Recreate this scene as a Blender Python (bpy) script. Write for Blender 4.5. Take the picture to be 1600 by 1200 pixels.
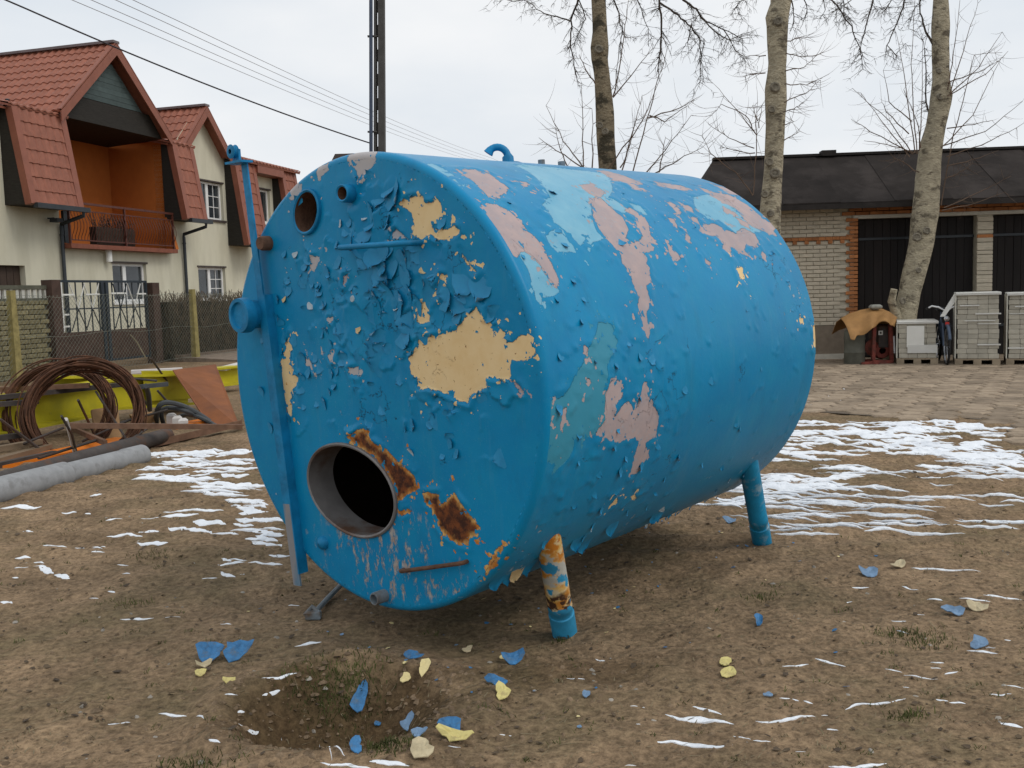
import bpy, bmesh, math, random
import numpy as np
from mathutils import Vector, Matrix
for o in list(bpy.data.objects): bpy.data.objects.remove(o)
SC = bpy.context.scene; COL = SC.collection
# ---------------------------------------------------------------- camera
FPX, PITCH, ROLL, EYE = 1533.9, .092, .0286, 1.48
cp, sp_, cr, sr = math.cos(PITCH), math.sin(PITCH), math.cos(ROLL), math.sin(ROLL)
FWD = Vector((0, cp, -sp_)); _up = Vector((0, sp_, cp)); _rt = Vector((1, 0, 0))
RIGHT = _rt*cr - _up*sr; UP = _rt*sr + _up*cr
cam = bpy.data.objects.new('camera', bpy.data.cameras.new('camera')); COL.objects.link(cam)
cam.matrix_world = Matrix(((RIGHT.x, UP.x, -FWD.x, 0), (RIGHT.y, UP.y, -FWD.y, 0), (RIGHT.z, UP.z, -FWD.z, EYE), (0, 0, 0, 1)))
cam.data.sensor_width = 36; cam.data.lens = FPX/1600*36; cam.data.clip_start = .05; cam.data.clip_end = 2000
SC.camera = cam
# ---------------------------------------------------------------- sky, sun, exposure
SUN_EL, SUN_AZ = math.radians(48), math.radians(112)      # azimuth from +Y towards +X
w = bpy.data.worlds.new('World'); SC.world = w; w.use_nodes = True
nt = w.node_tree; nt.nodes.clear()
def wn(t, **k):
    n = nt.nodes.new(t)
    for a, b in k.items(): setattr(n, a, b)
    return n
sky = wn('ShaderNodeTexSky', sky_type='NISHITA', sun_disc=False); sky.sun_elevation = SUN_EL; sky.sun_rotation = SUN_AZ; sky.dust_density = 2
tc = wn('ShaderNodeTexCoord'); mp = wn('ShaderNodeMapping'); mp.inputs['Scale'].default_value = (1, 1, 2.6)
nz = wn('ShaderNodeTexNoise'); nz.inputs['Scale'].default_value = 2.3; nz.inputs['Detail'].default_value = 5; nz.inputs['Roughness'].default_value = .5
cr_ = wn('ShaderNodeValToRGB'); e = cr_.color_ramp.elements
e[0].position = .33; e[0].color = (.70, .76, .825, 1); e[1].position = .66; e[1].color = (.915, .925, .935, 1)
sc_ = wn('ShaderNodeVectorMath', operation='SCALE'); sc_.inputs['Scale'].default_value = 9.2
mx = wn('ShaderNodeMixRGB'); mx.inputs[0].default_value = .95
bg = wn('ShaderNodeBackground'); bg.inputs['Strength'].default_value = .1; out = wn('ShaderNodeOutputWorld')
L = nt.links.new
L(tc.outputs['Generated'], mp.inputs[0]); L(mp.outputs[0], nz.inputs['Vector']); L(nz.outputs['Fac'], cr_.inputs[0]); L(cr_.outputs[0], sc_.inputs[0])
L(sky.outputs[0], mx.inputs[1]); L(sc_.outputs[0], mx.inputs[2]); L(mx.outputs[0], bg.inputs[0]); L(bg.outputs[0], out.inputs[0])
sun = bpy.data.objects.new('sun', bpy.data.lights.new('sun', 'SUN')); COL.objects.link(sun)
sun.data.energy = .9; sun.data.angle = math.radians(25); sun.data.color = (1, .95, .88)
sd = Vector((math.sin(SUN_AZ)*math.cos(SUN_EL), math.cos(SUN_AZ)*math.cos(SUN_EL), math.sin(SUN_EL)))
sun.rotation_euler = sd.to_track_quat('Z', 'Y').to_euler(); sun.location = (0, 0, 30)
vs = SC.view_settings; vs.view_transform = 'Standard'; vs.look = 'None'; vs.exposure = .16; vs.gamma = 1; vs.use_curve_mapping = False
# ---------------------------------------------------------------- pixels to places
EYEV = Vector((0, 0, EYE))
def ray(px, py): return RIGHT*((px-800)/FPX) - UP*((py-600)/FPX) + FWD
def at_depth(px, py, Y):
    d = ray(px, py); return EYEV + d*(Y/d.y)
rng = random.Random(5)
_P = np.random.RandomState(3).rand(256, 256)
def vnoise(x, y, s=0):
    x = np.asarray(x, float)+s*17.31; y = np.asarray(y, float)+s*7.77
    xi = np.floor(x).astype(int); yi = np.floor(y).astype(int); fx = x-xi; fy = y-yi
    fx = fx*fx*(3-2*fx); fy = fy*fy*(3-2*fy)
    g = lambda a, b: _P[a & 255, b & 255]
    return (g(xi, yi)*(1-fx)+g(xi+1, yi)*fx)*(1-fy)+(g(xi, yi+1)*(1-fx)+g(xi+1, yi+1)*fx)*fy
def fbm(x, y, s=0, o=4):
    r = 0; a = .5; f = 1
    for i in range(o): r = r+a*(vnoise(np.asarray(x)*f, np.asarray(y)*f, s+i*3)-.5); a *= .5; f *= 2.03
    return r
def sstep(a, b, x):
    t = np.clip((np.asarray(x, float)-a)/(b-a), 0, 1); return t*t*(3-2*t)
PIT = (-.62, 3.42)
def gz(x, y):
    x = np.asarray(x, float); y = np.asarray(y, float)
    near = 1-sstep(9.5, 12.5, y)*.9
    near = near*(1-sstep(16, 22, np.hypot(x, y)))
    z = .05*sstep(4.3, 6.6, y)
    z = z + near*(.045*fbm(x*1.3, y*1.3, 1)+.035*fbm(x*5, y*6, 4)+.022*fbm(x*17, y*20, 6, 3))
    ph = y+.25*fbm(x*.5, y*.5, 9)*2
    z = z + near*.012*np.sin(ph*2*math.pi/.33+3*fbm(x*.8, y*.8, 12))*sstep(4.2, 6, y)
    r = np.hypot((x-PIT[0])/.42, (y-PIT[1])/.36)+.5*fbm(x*4, y*4, 21)
    z = z - .20*(1-sstep(.25, 1.05, r)) + .03*np.exp(-((r-1.15)/.22)**2)
    r2 = np.hypot((x+.66)/.2, (y-3.78)/.10); z = z+.05*np.exp(-r2*r2)
    return z
def g1(x, y): return float(gz(x, y))
def on_ground(px, py):
    d = ray(px, py); k0 = (.2-EYE)/d.z; k1 = (-.3-EYE)/d.z; n = 60
    ks = np.linspace(k0, k1, n); hs = EYE+d.z*ks-gz(d.x*ks, d.y*ks); i = int(np.argmax(hs < 0)) or n-1
    t = hs[i-1]/(hs[i-1]-hs[i]+1e-12); return EYEV+d*(ks[i-1]+(ks[i]-ks[i-1])*t)
# ---------------------------------------------------------------- materials
MATS = {}
def nodes_of(name):
    m = bpy.data.materials.new(name); m.use_nodes = True
    n = m.node_tree; b = n.nodes['Principled BSDF']; MATS[name] = m
    return m, n, b
def mat(name, c, var=.25, scale=8., rough=.8, bump=.3, bscale=None, rnd=0., c2=None, thr=.5, metal=0., spec=.3, stretch=None, dist=.01, soft=.12):
    m, n, b = nodes_of(name); A = n.nodes.new; K = n.links.new
    tc = A('ShaderNodeTexCoord'); vec = tc.outputs['Object']
    if rnd:
        oi = A('ShaderNodeObjectInfo'); ad = A('ShaderNodeVectorMath'); ad.operation = 'ADD'
        sc = A('ShaderNodeVectorMath'); sc.operation = 'SCALE'; sc.inputs['Scale'].default_value = 37
        cb = A('ShaderNodeCombineXYZ'); K(oi.outputs['Random'], cb.inputs[0]); K(oi.outputs['Random'], cb.inputs[1])
        K(cb.outputs[0], sc.inputs[0]); K(vec, ad.inputs[0]); K(sc.outputs[0], ad.inputs[1]); vec = ad.outputs[0]
    if stretch:
        mp = A('ShaderNodeMapping'); mp.inputs['Scale'].default_value = stretch; K(vec, mp.inputs[0]); vec = mp.outputs[0]
    t = A('ShaderNodeTexNoise'); t.inputs['Scale'].default_value = scale; t.inputs['Detail'].default_value = 6; t.inputs['Roughness'].default_value = .6; K(vec, t.inputs['Vector'])
    r = A('ShaderNodeValToRGB'); K(t.outputs['Fac'], r.inputs[0]); e = r.color_ramp.elements
    lo = [x*(1-var) for x in c]; hi = [min(1, x*(1+var)) for x in c]
    e[0].position = .3; e[0].color = (*lo, 1); e[1].position = .7; e[1].color = (*hi, 1)
    colr = r.outputs[0]
    if c2:
        t2 = A('ShaderNodeTexNoise'); t2.inputs['Scale'].default_value = scale*.55; t2.inputs['Detail'].default_value = 8; t2.inputs['Roughness'].default_value = .65
        ad2 = A('ShaderNodeVectorMath'); ad2.inputs[1].default_value = (5.1, 3.3, 1.7); K(vec, ad2.inputs[0]); K(ad2.outputs[0], t2.inputs['Vector'])
        mr = A('ShaderNodeMapRange'); mr.inputs[1].default_value = thr-soft/2; mr.inputs[2].default_value = thr+soft/2; K(t2.outputs['Fac'], mr.inputs[0])
        mx = A('ShaderNodeMixRGB'); K(mr.outputs[0], mx.inputs[0]); K(colr, mx.inputs[1]); mx.inputs[2].default_value = (*c2, 1); colr = mx.outputs[0]
    if rnd:
        h = A('ShaderNodeHueSaturation'); mr2 = A('ShaderNodeMapRange'); mr2.inputs[3].default_value = 1-rnd; mr2.inputs[4].default_value = 1+rnd
        K(oi.outputs['Random'], mr2.inputs[0]); K(mr2.outputs[0], h.inputs['Value']); K(colr, h.inputs['Color']); colr = h.outputs[0]
    K(colr, b.inputs['Base Color'])
    b.inputs['Roughness'].default_value = rough; b.inputs['Metallic'].default_value = metal; b.inputs['Specular IOR Level'].default_value = spec
    if bump:
        t3 = A('ShaderNodeTexNoise'); t3.inputs['Scale'].default_value = bscale or scale*4; t3.inputs['Detail'].default_value = 5; K(vec, t3.inputs['Vector'])
        bp = A('ShaderNodeBump'); bp.inputs['Strength'].default_value = bump; bp.inputs['Distance'].default_value = dist
        K(t3.outputs['Fac'], bp.inputs['Height']); K(bp.outputs[0], b.inputs['Normal'])
    return m
# ---------------------------------------------------------------- builder
class B:
    def __init__(s): s.v = []; s.f = []
    def add(s, vs, fs):
        n = len(s.v); s.v += [Vector(v) for v in vs]; s.f += [tuple(i+n for i in f) for f in fs]; return s
    def hexa(s, p):      # 8 points: bottom ring 4, top ring 4
        return s.add(p, [(0, 3, 2, 1), (4, 5, 6, 7), (0, 1, 5, 4), (1, 2, 6, 5), (2, 3, 7, 6), (3, 0, 4, 7)])
    def box(s, c, sx, sy, sz, X=Vector((1, 0, 0)), Y=Vector((0, 1, 0)), Z=Vector((0, 0, 1)), bev=0):
        c = Vector(c); X = Vector(X)*sx/2; Y = Vector(Y)*sy/2; Z = Vector(Z)*sz/2
        if bev:
            k1, k2, k3 = 1-2*bev/sx, 1-2*bev/sy, 1-2*bev/sz
            def rg(a, b_, z): return [c+X*i*a+Y*j*b_+Z*z for i, j in ((-1, -1), (1, -1), (1, 1), (-1, 1))]
            rs = [rg(k1, k2, -1), rg(1, 1, -k3), rg(1, 1, k3), rg(k1, k2, 1)]
            vs = sum(rs, []); fs = [(0, 3, 2, 1), (12, 13, 14, 15)]
            for k in range(3):
                for i in range(4): j = (i+1) % 4; fs.append((k*4+i, k*4+j, k*4+4+j, k*4+4+i))
            return s.add(vs, fs)
        return s.hexa([c-X-Y-Z, c+X-Y-Z, c+X+Y-Z, c-X+Y-Z, c-X-Y+Z, c+X-Y+Z, c+X+Y+Z, c-X+Y+Z])
    def bar(s, a, b, wd, ht=None, up=Vector((0, 0, 1))):
        a = Vector(a); b = Vector(b); d = (b-a); l = d.length; d.normalize(); ht = ht or wd
        x = d.cross(up)
        if x.length < 1e-3: x = d.cross(Vector((1, 0, 0)))
        x.normalize(); y = x.cross(d)
        return s.box((a+b)/2, l, wd, ht, d, x, y)
    def tube(s, pts, r, n=8, cap=True):
        pts = [Vector(p) for p in pts]; m = len(pts)
        if m < 2: return s
        rr = r if isinstance(r, (list, tuple)) else [r]*m
        t = (pts[1]-pts[0]).normalized(); x = t.cross(Vector((0, 0, 1)))
        if x.length < 1e-3: x = t.cross(Vector((1, 0, 0)))
        x.normalize(); vs = []; fs = []
        for i, p in enumerate(pts):
            t = (pts[min(i+1, m-1)]-pts[max(i-1, 0)])
            if t.length < 1e-9: t = Vector((0, 0, 1))
            t.normalize(); x = (x-t*x.dot(t))
            if x.length < 1e-6: x = t.orthogonal()
            x.normalize(); y = t.cross(x)
            for k in range(n):
                a = 2*math.pi*k/n; vs.append(p+(x*math.cos(a)+y*math.sin(a))*rr[i])
        for i in range(m-1):
            for k in range(n): j = (k+1) % n; fs.append((i*n+k, i*n+j, i*n+n+j, i*n+n+k))
        if cap: fs.append(tuple(range(n))[::-1]); fs.append(tuple(range((m-1)*n, m*n)))
        return s.add(vs, fs)
    def lathe(s, o, ax, prof, n=24, close=False):      # prof: (distance along axis, radius)
        o = Vector(o); ax = Vector(ax).normalized(); x = ax.orthogonal().normalized(); y = ax.cross(x); vs = []; fs = []; m = len(prof)
        for h, r in prof:
            for k in range(n):
                a = 2*math.pi*k/n; vs.append(o+ax*h+(x*math.cos(a)+y*math.sin(a))*r)
        for i in range(m-1):
            for k in range(n): j = (k+1) % n; fs.append((i*n+k, i*n+j, i*n+n+j, i*n+n+k))
        if close: fs.append(tuple(range(n))[::-1]); fs.append(tuple(range((m-1)*n, m*n)))
        return s.add(vs, fs)
    def prism(s, poly, off):        # polygon of points extruded by a vector
        poly = [Vector(p) for p in poly]; off = Vector(off); n = len(poly)
        return s.add(poly+[p+off for p in poly], [tuple(range(n))[::-1], tuple(range(n, 2*n))]+[(i, (i+1) % n, n+(i+1) % n, n+i) for i in range(n)])
    def mesh(s, name, m, org=Vector((0, 0, 0)), smooth=False):
        me = bpy.data.meshes.new(name); me.from_pydata([v-org for v in s.v], [], s.f); me.update()
        bm = bmesh.new(); bm.from_mesh(me); bmesh.ops.recalc_face_normals(bm, faces=bm.faces); bm.to_mesh(me); bm.free()
        for mm in (m if isinstance(m, (list, tuple)) else [m]): me.materials.append(MATS[mm] if isinstance(mm, str) else mm)
        if smooth:
            me.polygons.foreach_set('use_smooth', [True]*len(me.polygons))
            me.set_sharp_from_angle(angle=math.radians(40))
        return me
ORG = {}
def tagit(o, label=None, cat=None, group=None, kind=None):
    if label: o['label'] = label
    if cat: o['category'] = cat
    if group: o['group'] = group
    if kind: o['kind'] = kind
    return o
def thing(name, loc, label, cat, group=None):
    o = bpy.data.objects.new(name, None); o.empty_display_size = .2; o.location = loc; COL.objects.link(o); ORG[o.name] = Vector(loc)
    return tagit(o, label, cat, group)
def part(name, b, m, parent, smooth=False, kind=None, label=None):
    me = b.mesh(name, m, ORG[parent.name], smooth); o = bpy.data.objects.new(name, me); COL.objects.link(o)
    o.parent = parent; ORG[o.name] = ORG[parent.name]; return tagit(o, label, None, None, kind)
def solo(name, b, m, label, cat, group=None, smooth=False):
    lo = Vector(b.v[0])
    z = min(v.z for v in b.v); c = sum(b.v, Vector())/len(b.v); org = Vector((c.x, c.y, z))
    me = b.mesh(name, m, org, smooth); o = bpy.data.objects.new(name, me); o.location = org; COL.objects.link(o); ORG[o.name] = org
    return tagit(o, label, cat, group)
def setting(name, b, m, smooth=False, kind='structure'):
    me = b.mesh(name, m, Vector(), smooth); o = bpy.data.objects.new(name, me); COL.objects.link(o); o['kind'] = kind; ORG[o.name] = Vector(); return o
def pieces(name, parent, items, limit=300):      # items: (mesh, world matrix); the nearest become parts, the rest one joined part
    items = sorted(items, key=lambda it: (it[1].translation-EYEV).length)
    org = ORG[parent.name]; T = Matrix.Translation(-org)
    for me, M in items[:limit]:
        o = bpy.data.objects.new(name, me); COL.objects.link(o); o.parent = parent; o.matrix_local = T @ M
    rest = items[limit:]
    if rest:
        vs = []; fs = []; me0 = rest[0][0]
        for me, M in rest:
            n = len(vs); MM = T @ M
            vs += [MM @ v.co for v in me.vertices]; fs += [tuple(i+n for i in p.vertices) for p in me.polygons]
        me = bpy.data.meshes.new(name+'_field'); me.from_pydata(vs, [], fs); me.materials.append(me0.materials[0]); me.update()
        o = bpy.data.objects.new(name+'_field', me); COL.objects.link(o); o.parent = parent; o['kind'] = 'stuff'
def frame(p, x, y, z):
    M = Matrix.Identity(4)
    for i in range(3): M[i][0] = x[i]; M[i][1] = y[i]; M[i][2] = z[i]; M[i][3] = p[i]
    return M
# ---------------------------------------------------------------- the tank's frame
AZ, TILT, TR, TL = .717, .0305, .97, 2.3257
TN = Vector((math.sin(AZ)*math.cos(TILT), math.cos(AZ)*math.cos(TILT), math.sin(TILT)))
TLAT = Vector((math.cos(AZ), -math.sin(AZ), 0)); TUP = TLAT.cross(TN)
TC = Vector((-.6132, 4.1311, EYE-.3745))
def on_head(px, py, off=0):
    d = ray(px, py); k = ((TC-TN*off-EYEV).dot(TN))/d.dot(TN); q = EYEV+d*k-TC; return q.dot(TLAT), q.dot(TUP)
def head_pt(u, v, h=0): return TC+TLAT*u+TUP*v-TN*h
def on_shell(px, py):
    d = ray(px, py); o = EYEV-TC
    o2 = o-TN*o.dot(TN); d2 = d-TN*d.dot(TN)
    a = d2.dot(d2); b = 2*o2.dot(d2); c = o2.dot(o2)-TR*TR; D = b*b-4*a*c
    k = (-b-math.sqrt(max(D, 0)))/(2*a)
    q = o+d*k; return q.dot(TN), TR*math.atan2(q.dot(TUP), q.dot(TLAT))
def shell_pt(t, s, h=0):
    a = s/TR; return TC+TN*t+(TLAT*math.cos(a)+TUP*math.sin(a))*(TR+h)
def shell_n(s): a = s/TR; return TLAT*math.cos(a)+TUP*math.sin(a)
def sdf(P, poly):          # signed distance, positive inside
    poly = np.array(poly); out = np.full(len(P), -.2)
    lo = poly.min(0)-.2; hi = poly.max(0)+.2
    m = ((P >= lo) & (P <= hi)).all(1)
    if not m.any(): return out
    Q = P[m]; best = np.full(len(Q), 9.); ins = np.zeros(len(Q), bool)
    for i in range(len(poly)):
        a = poly[i-1]; b = poly[i]; d = b-a; t = np.clip(((Q-a)@d)/(d@d+1e-12), 0, 1)
        best = np.minimum(best, np.linalg.norm(Q-a-t[:, None]*d, axis=1))
        c = (a[1] > Q[:, 1]) != (b[1] > Q[:, 1])
        with np.errstate(divide='ignore', invalid='ignore'): xx = (b[0]-a[0])*(Q[:, 1]-a[1])/(b[1]-a[1])+a[0]
        ins ^= c & (Q[:, 0] < xx)
    out[m] = np.maximum(np.where(ins, best, -best), -.2); return out
def field(P, polys, f):
    r = np.full(len(P), -.2)
    for p in polys: r = np.maximum(r, sdf(P, [f(x, y) for x, y in p]))
    return r
def pp(s): return [tuple(float(q) for q in w.split(',')) for w in s.split()]
H_CREAM = [pp(s) for s in (
 '636,563 652,545 657,528 690,522 712,515 728,495 745,480 752,490 751,503 775,507 790,520 793,535 805,533 815,523 828,524 837,540 836,556 820,565 800,563 797,575 799,592 775,592 760,588 763,605 737,617 733,631 715,625 690,613 670,606 655,607 652,600 655,592 645,585',
 '625,318 637,310 650,305 661,307 664,316 675,317 681,310 689,315 690,330 684,345 675,355 682,360 700,357 710,350 719,362 707,372 695,376 680,372 672,365 667,367 659,375 645,367 644,360 647,350 642,332 635,325',
 '651,475 670,470 671,503 655,506', '690,428 699,430 690,455 682,466 683,455',
 '452,520 456,545 455,555 457,580 466,590 465,602 455,610 457,640 457,655 450,645 442,620 440,585 440,560 446,545',
 '717,385 725,400 740,420 745,425 742,430 733,418 722,403')]
H_GREY = [pp(s) for s in (
 '540,242 555,235 585,235 588,250 580,262 570,270 561,284 557,270 552,260 545,255', '495,260 512,254 514,265 502,275 500,284 496,282 495,270',
 '450,288 462,283 472,288 470,300 457,312 451,310', '487,400 500,400 497,415 490,427 485,417', '612,365 620,357 627,365 640,375 627,372 615,373',
 '514,495 522,496 519,505 515,504', '478,560 484,562 490,580 484,572 478,570', '545,575 562,572 560,588 548,586', '520,545 524,548 517,565 514,556')]
H_PINK = [pp('797,592 812,600 821,616 812,615'), pp('538,430 544,428 542,440 537,446')]
H_RUST = [pp(s) for s in (
 '543,682 552,679 563,670 578,673 576,686 590,695 603,702 616,716 630,727 648,743 654,767 642,770 628,781 619,784 616,761 601,735 581,711 557,697',
 '660,770 687,770 689,787 709,770 721,787 735,805 750,825 747,840 735,837 733,854 715,851 692,834 677,810 674,793 662,787',
 '776,857 788,851 776,880 759,898 765,877', '434,570 440,572 443,610 450,645 446,645 439,622', '620,800 640,794 646,798 628,806')]
S_PINK = [pp(s) for s in (
 '712,265 740,265 765,271 782,285 796,296 785,302 776,312 762,307 750,295 735,280 722,272',
 '750,319 775,320 797,330 815,347 822,360 837,372 852,392 860,412 875,440 870,452 857,440 845,418 835,405 820,392 812,397 807,405 792,390 775,362 762,342',
 '920,312 935,307 955,325 975,342 982,360 977,372 990,380 1005,370 995,352 992,337 975,330 982,324 1005,337 1015,352 1017,367 1026,377 1022,392 1007,395 1010,412 1020,440 1010,447 1016,470 1010,495 1017,520 1012,530 1007,515 996,490 997,465 987,440 985,425 972,412 967,395 950,375 935,357 927,342',
 '1040,377 1050,385 1065,405 1055,409 1047,397', '1042,340 1052,342 1062,365 1055,360 1050,350', '1040,315 1052,317 1065,332 1060,335',
 '930,266 947,267 975,275 1007,289 990,289 957,282', '905,290 925,287 945,300 940,309 920,303',
 '1090,292 1112,300 1140,305 1170,322 1187,337 1212,355 1207,364 1195,362 1175,355 1162,342 1150,327 1130,317 1107,305',
 '1092,350 1117,350 1137,360 1150,365 1160,355 1180,367 1185,377 1180,387 1165,382 1162,392 1171,400 1157,397 1145,387 1140,397 1127,387 1132,380 1120,370 1105,367 1095,362',
 '930,680 947,655 945,635 945,615 955,595 970,595 975,605 972,620 957,640 960,652 970,635 982,627 992,642 1000,620 1006,597 1014,600 1016,625 1030,650 1025,680 1010,692 1000,740 985,740 990,715 1000,690 985,685 970,690 955,690 945,683',
 '843,577 851,585 857,620 856,642 851,630', '880,635 885,640 879,677 874,670', '912,540 918,545 916,556 911,552', '917,590 923,595 920,604 914,600',
 '1063,318 1085,325 1082,332 1068,328', '1020,283 1062,290 1085,298 1060,297 1030,291', '1112,288 1140,296 1160,306 1140,304', '1150,340 1168,348 1172,358 1158,352', '1128,322 1150,333 1146,340 1130,331', '1078,336 1090,342 1094,352 1082,346', '1070,360 1080,372 1078,382 1070,374', '1186,345 1205,358 1216,370 1200,366', '1190,392 1198,400 1196,408 1188,402', '1100,402 1112,410 1110,418 1102,412', '975,283 1000,292 1010,300 990,296', '810,283 824,285 826,292 815,291', '1010,700 1016,702 1008,720 1003,722')]
S_LIGHT = [pp(s) for s in (
 '800,375 820,392 840,407 860,437 875,455 862,462 847,465 844,476 836,465 829,440 825,420 812,400',
 '805,258 825,258 875,263 950,272 957,295 950,312 925,310 925,340 932,362 942,372 922,382 912,375 907,385 890,365 870,350 847,320 860,307 837,277',
 '852,370 867,357 887,372 900,395 887,392 872,395 860,385',
 '1082,310 1107,303 1137,313 1160,340 1190,362 1150,365 1125,345 1100,340 1087,327',
 '850,630 880,620 912,562 925,535 935,505 955,505 965,537 950,567 947,620 947,655 927,680 900,692 887,717 870,735 855,722 850,705',
 '662,257 675,255 695,266 711,275 700,276 682,267', '712,287 722,290 727,300 716,297', '935,306 960,312 985,330 975,334 955,325', '983,318 1000,322 1012,336 1000,334')]
S_CREAM = [pp(s) for s in ('952,792 965,774 965,785 959,790', '986,774 993,774 993,781 986,781', '1151,418 1160,416 1165,436 1156,438', '1270,510 1279,503 1281,520 1277,545 1271,540', '1248,497 1255,497 1255,506 1249,505')]
# ---------------------------------------------------------------- the tank's paint
def paint_material(name, flake=False):
    m, n, b = nodes_of(name); A = n.nodes.new; K = n.links.new
    tc = A('ShaderNodeTexCoord'); vec = tc.outputs['Object']
    def noise(scale, detail=6, rough=.6, off=0, stretch=None):
        v = vec
        if off or stretch:
            mp = A('ShaderNodeMapping'); mp.inputs['Location'].default_value = (off, off*.7, off*.3); mp.inputs['Scale'].default_value = stretch or (1, 1, 1); K(v, mp.inputs[0]); v = mp.outputs[0]
        t = A('ShaderNodeTexNoise'); t.inputs['Scale'].default_value = scale; t.inputs['Detail'].default_value = detail; t.inputs['Roughness'].default_value = rough; K(v, t.inputs['Vector']); return t.outputs['Fac']
    def math_(op, a, c=None, d=None):
        q = A('ShaderNodeMath'); q.operation = op
        for i, x in enumerate((a, c, d)):
            if x is None: continue
            if isinstance(x, (int, float)): q.inputs[i].default_value = x
            else: K(x, q.inputs[i])
        return q.outputs[0]
    def rng_(x, a, c, lo=0, hi=1):
        q = A('ShaderNodeMapRange'); q.inputs[1].default_value = a; q.inputs[2].default_value = c; q.inputs[3].default_value = lo; q.inputs[4].default_value = hi; K(x, q.inputs[0]); return q.outputs[0]
    def mix(f, a, c):
        q = A('ShaderNodeMixRGB')
        if isinstance(f, (int, float)): q.inputs[0].default_value = f
        else: K(f, q.inputs[0])
        for i, x in ((1, a), (2, c)):
            if isinstance(x, tuple): q.inputs[i].default_value = (*x, 1)
            else: K(x, q.inputs[i])
        return q.outputs[0]
    def attr(k):
        q = A('ShaderNodeAttribute'); q.attribute_name = k; return q.outputs['Fac']
    big = noise(1.6, 4, .55); med = noise(7, 6, .6, 3.1); fine = noise(38, 5, .6, 1.7); tiny = noise(150, 3, .6, 5.)
    blue = mix(rng_(big, .35, .65), (.0015, .208, .432), (.003, .250, .495))
    blue = mix(rng_(med, .42, .72, 0, .5), blue, (.005, .272, .47))
    blue = mix(rng_(fine, .55, .8, 0, .3), blue, (.03, .28, .42))
    if flake:
        K(blue, b.inputs['Base Color']); b.inputs['Roughness'].default_value = .55
        g = A('ShaderNodeNewGeometry'); under = mix(rng_(med, .45, .55), (.03, .19, .36), (.16, .3, .4))
        K(mix(g.outputs['Backfacing'], blue, under), b.inputs['Base Color']); return m
    # thin fades and vertical streaks of chalked paint
    streak = noise(10, 6, .7, 8., (1, 1, .12))
    blue = mix(rng_(streak, .55, .8, 0, .32), blue, (.12, .31, .42)); blue = mix(rng_(noise(5, 8, .7, 12., (1, 1, .3)), .56, .72, 0, .35), blue, (.010, .14, .27))
    jag = math_('ADD', math_('MULTIPLY', math_('SUBTRACT', noise(14, 5, .65, 2.2), .5), .034), math_('MULTIPLY', math_('SUBTRACT', noise(60, 4, .65, 9.), .5), .018))
    isl = math_('MULTIPLY', math_('MAXIMUM', math_('SUBTRACT', noise(30, 3, .5, 14.), .60), 0.), .75); bite = math_('MULTIPLY', math_('MAXIMUM', math_('SUBTRACT', noise(24, 4, .55, 18.), .58), 0.), .5)
    jag = math_('SUBTRACT', math_('ADD', jag, isl), bite)
    def mask(k, shift=0.):
        return rng_(math_('ADD', math_('ADD', attr(k), jag), shift), -.0012, .0012)
    mL, mP, mC, mG, mR = (mask(k) for k in ('f_light', 'f_pink', 'f_cream', 'f_grey', 'f_rust'))
    # scattered small chips, where the paint is worn
    wear = attr('wear')
    vo = A('ShaderNodeTexVoronoi'); vo.inputs['Scale'].default_value = 17; vo.inputs['Randomness'].default_value = 1
    wv = A('ShaderNodeVectorMath'); wv.operation = 'ADD'; ns = A('ShaderNodeTexNoise'); ns.inputs['Scale'].default_value = 26; ns.inputs['Detail'].default_value = 4
    sc = A('ShaderNodeVectorMath'); sc.operation = 'SCALE'; sc.inputs['Scale'].default_value = .12; K(vec, ns.inputs['Vector']); K(ns.outputs['Color'], sc.inputs[0]); K(vec, wv.inputs[0]); K(sc.outputs[0], wv.inputs[1]); K(wv.outputs[0], vo.inputs['Vector'])
    chip = math_('MULTIPLY', rng_(vo.outputs['Distance'], .20, .16), rng_(math_('ADD', noise(3.2, 3, .5, 4.4), math_('MULTIPLY', wear, .35)), .80, .84))
    ve = A('ShaderNodeTexVoronoi'); ve.feature = 'DISTANCE_TO_EDGE'; ve.inputs['Scale'].default_value = 9; K(wv.outputs[0], ve.inputs['Vector'])
    crack = math_('MULTIPLY', rng_(ve.outputs['Distance'], .016, .008), rng_(math_('ADD', noise(4.5, 5, .6, 21.), math_('MULTIPLY', attr('crack'), .20)), .66, .70))
    scr = math_('MULTIPLY', rng_(noise(24, 8, .75, 6.6, (1, 1, .45)), .535, .59), rng_(math_('ADD', attr('scrape'), math_('MULTIPLY', math_('SUBTRACT', noise(6, 5, .6, 7.7), .5), 1.6)), .35, .6))
    dust = rng_(tiny, .62, .70, 0, .35)
    light = mix(rng_(med, .4, .7), (.135, .395, .56), (.20, .46, .60))
    light = mix(rng_(noise(20, 6, .7, 3.3), .55, .7, 0, .35), light, (.30, .40, .48))
    pink = mix(rng_(noise(9, 6, .65, 1.1), .42, .62), (.40, .335, .345), (.47, .37, .36))
    pink = mix(rng_(fine, .58, .72, 0, .5), pink, (.30, .42, .50))
    cream = mix(rng_(noise(11, 6, .6, 5.5), .4, .68), (.82, .62, .34), (.77, .55, .27))
    cream = mix(rng_(noise(48, 4, .6, 2.8), .66, .70), cream, (.20, .075, .02))
    grey = mix(rng_(med, .4, .65), (.50, .46, .44), (.42, .43, .46))
    depth = rng_(math_('ADD', attr('f_rust'), math_('MULTIPLY', math_('SUBTRACT', fine, .5), .05)), .0, .026)
    rust = mix(depth, mix(rng_(noise(30, 5, .6, 3.9), .45, .6), (.52, .19, .035), (.68, .42, .15)), mix(rng_(noise(26, 7, .7, 4.9), .42, .62), (.055, .022, .014), (.20, .062, .02)))
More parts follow.
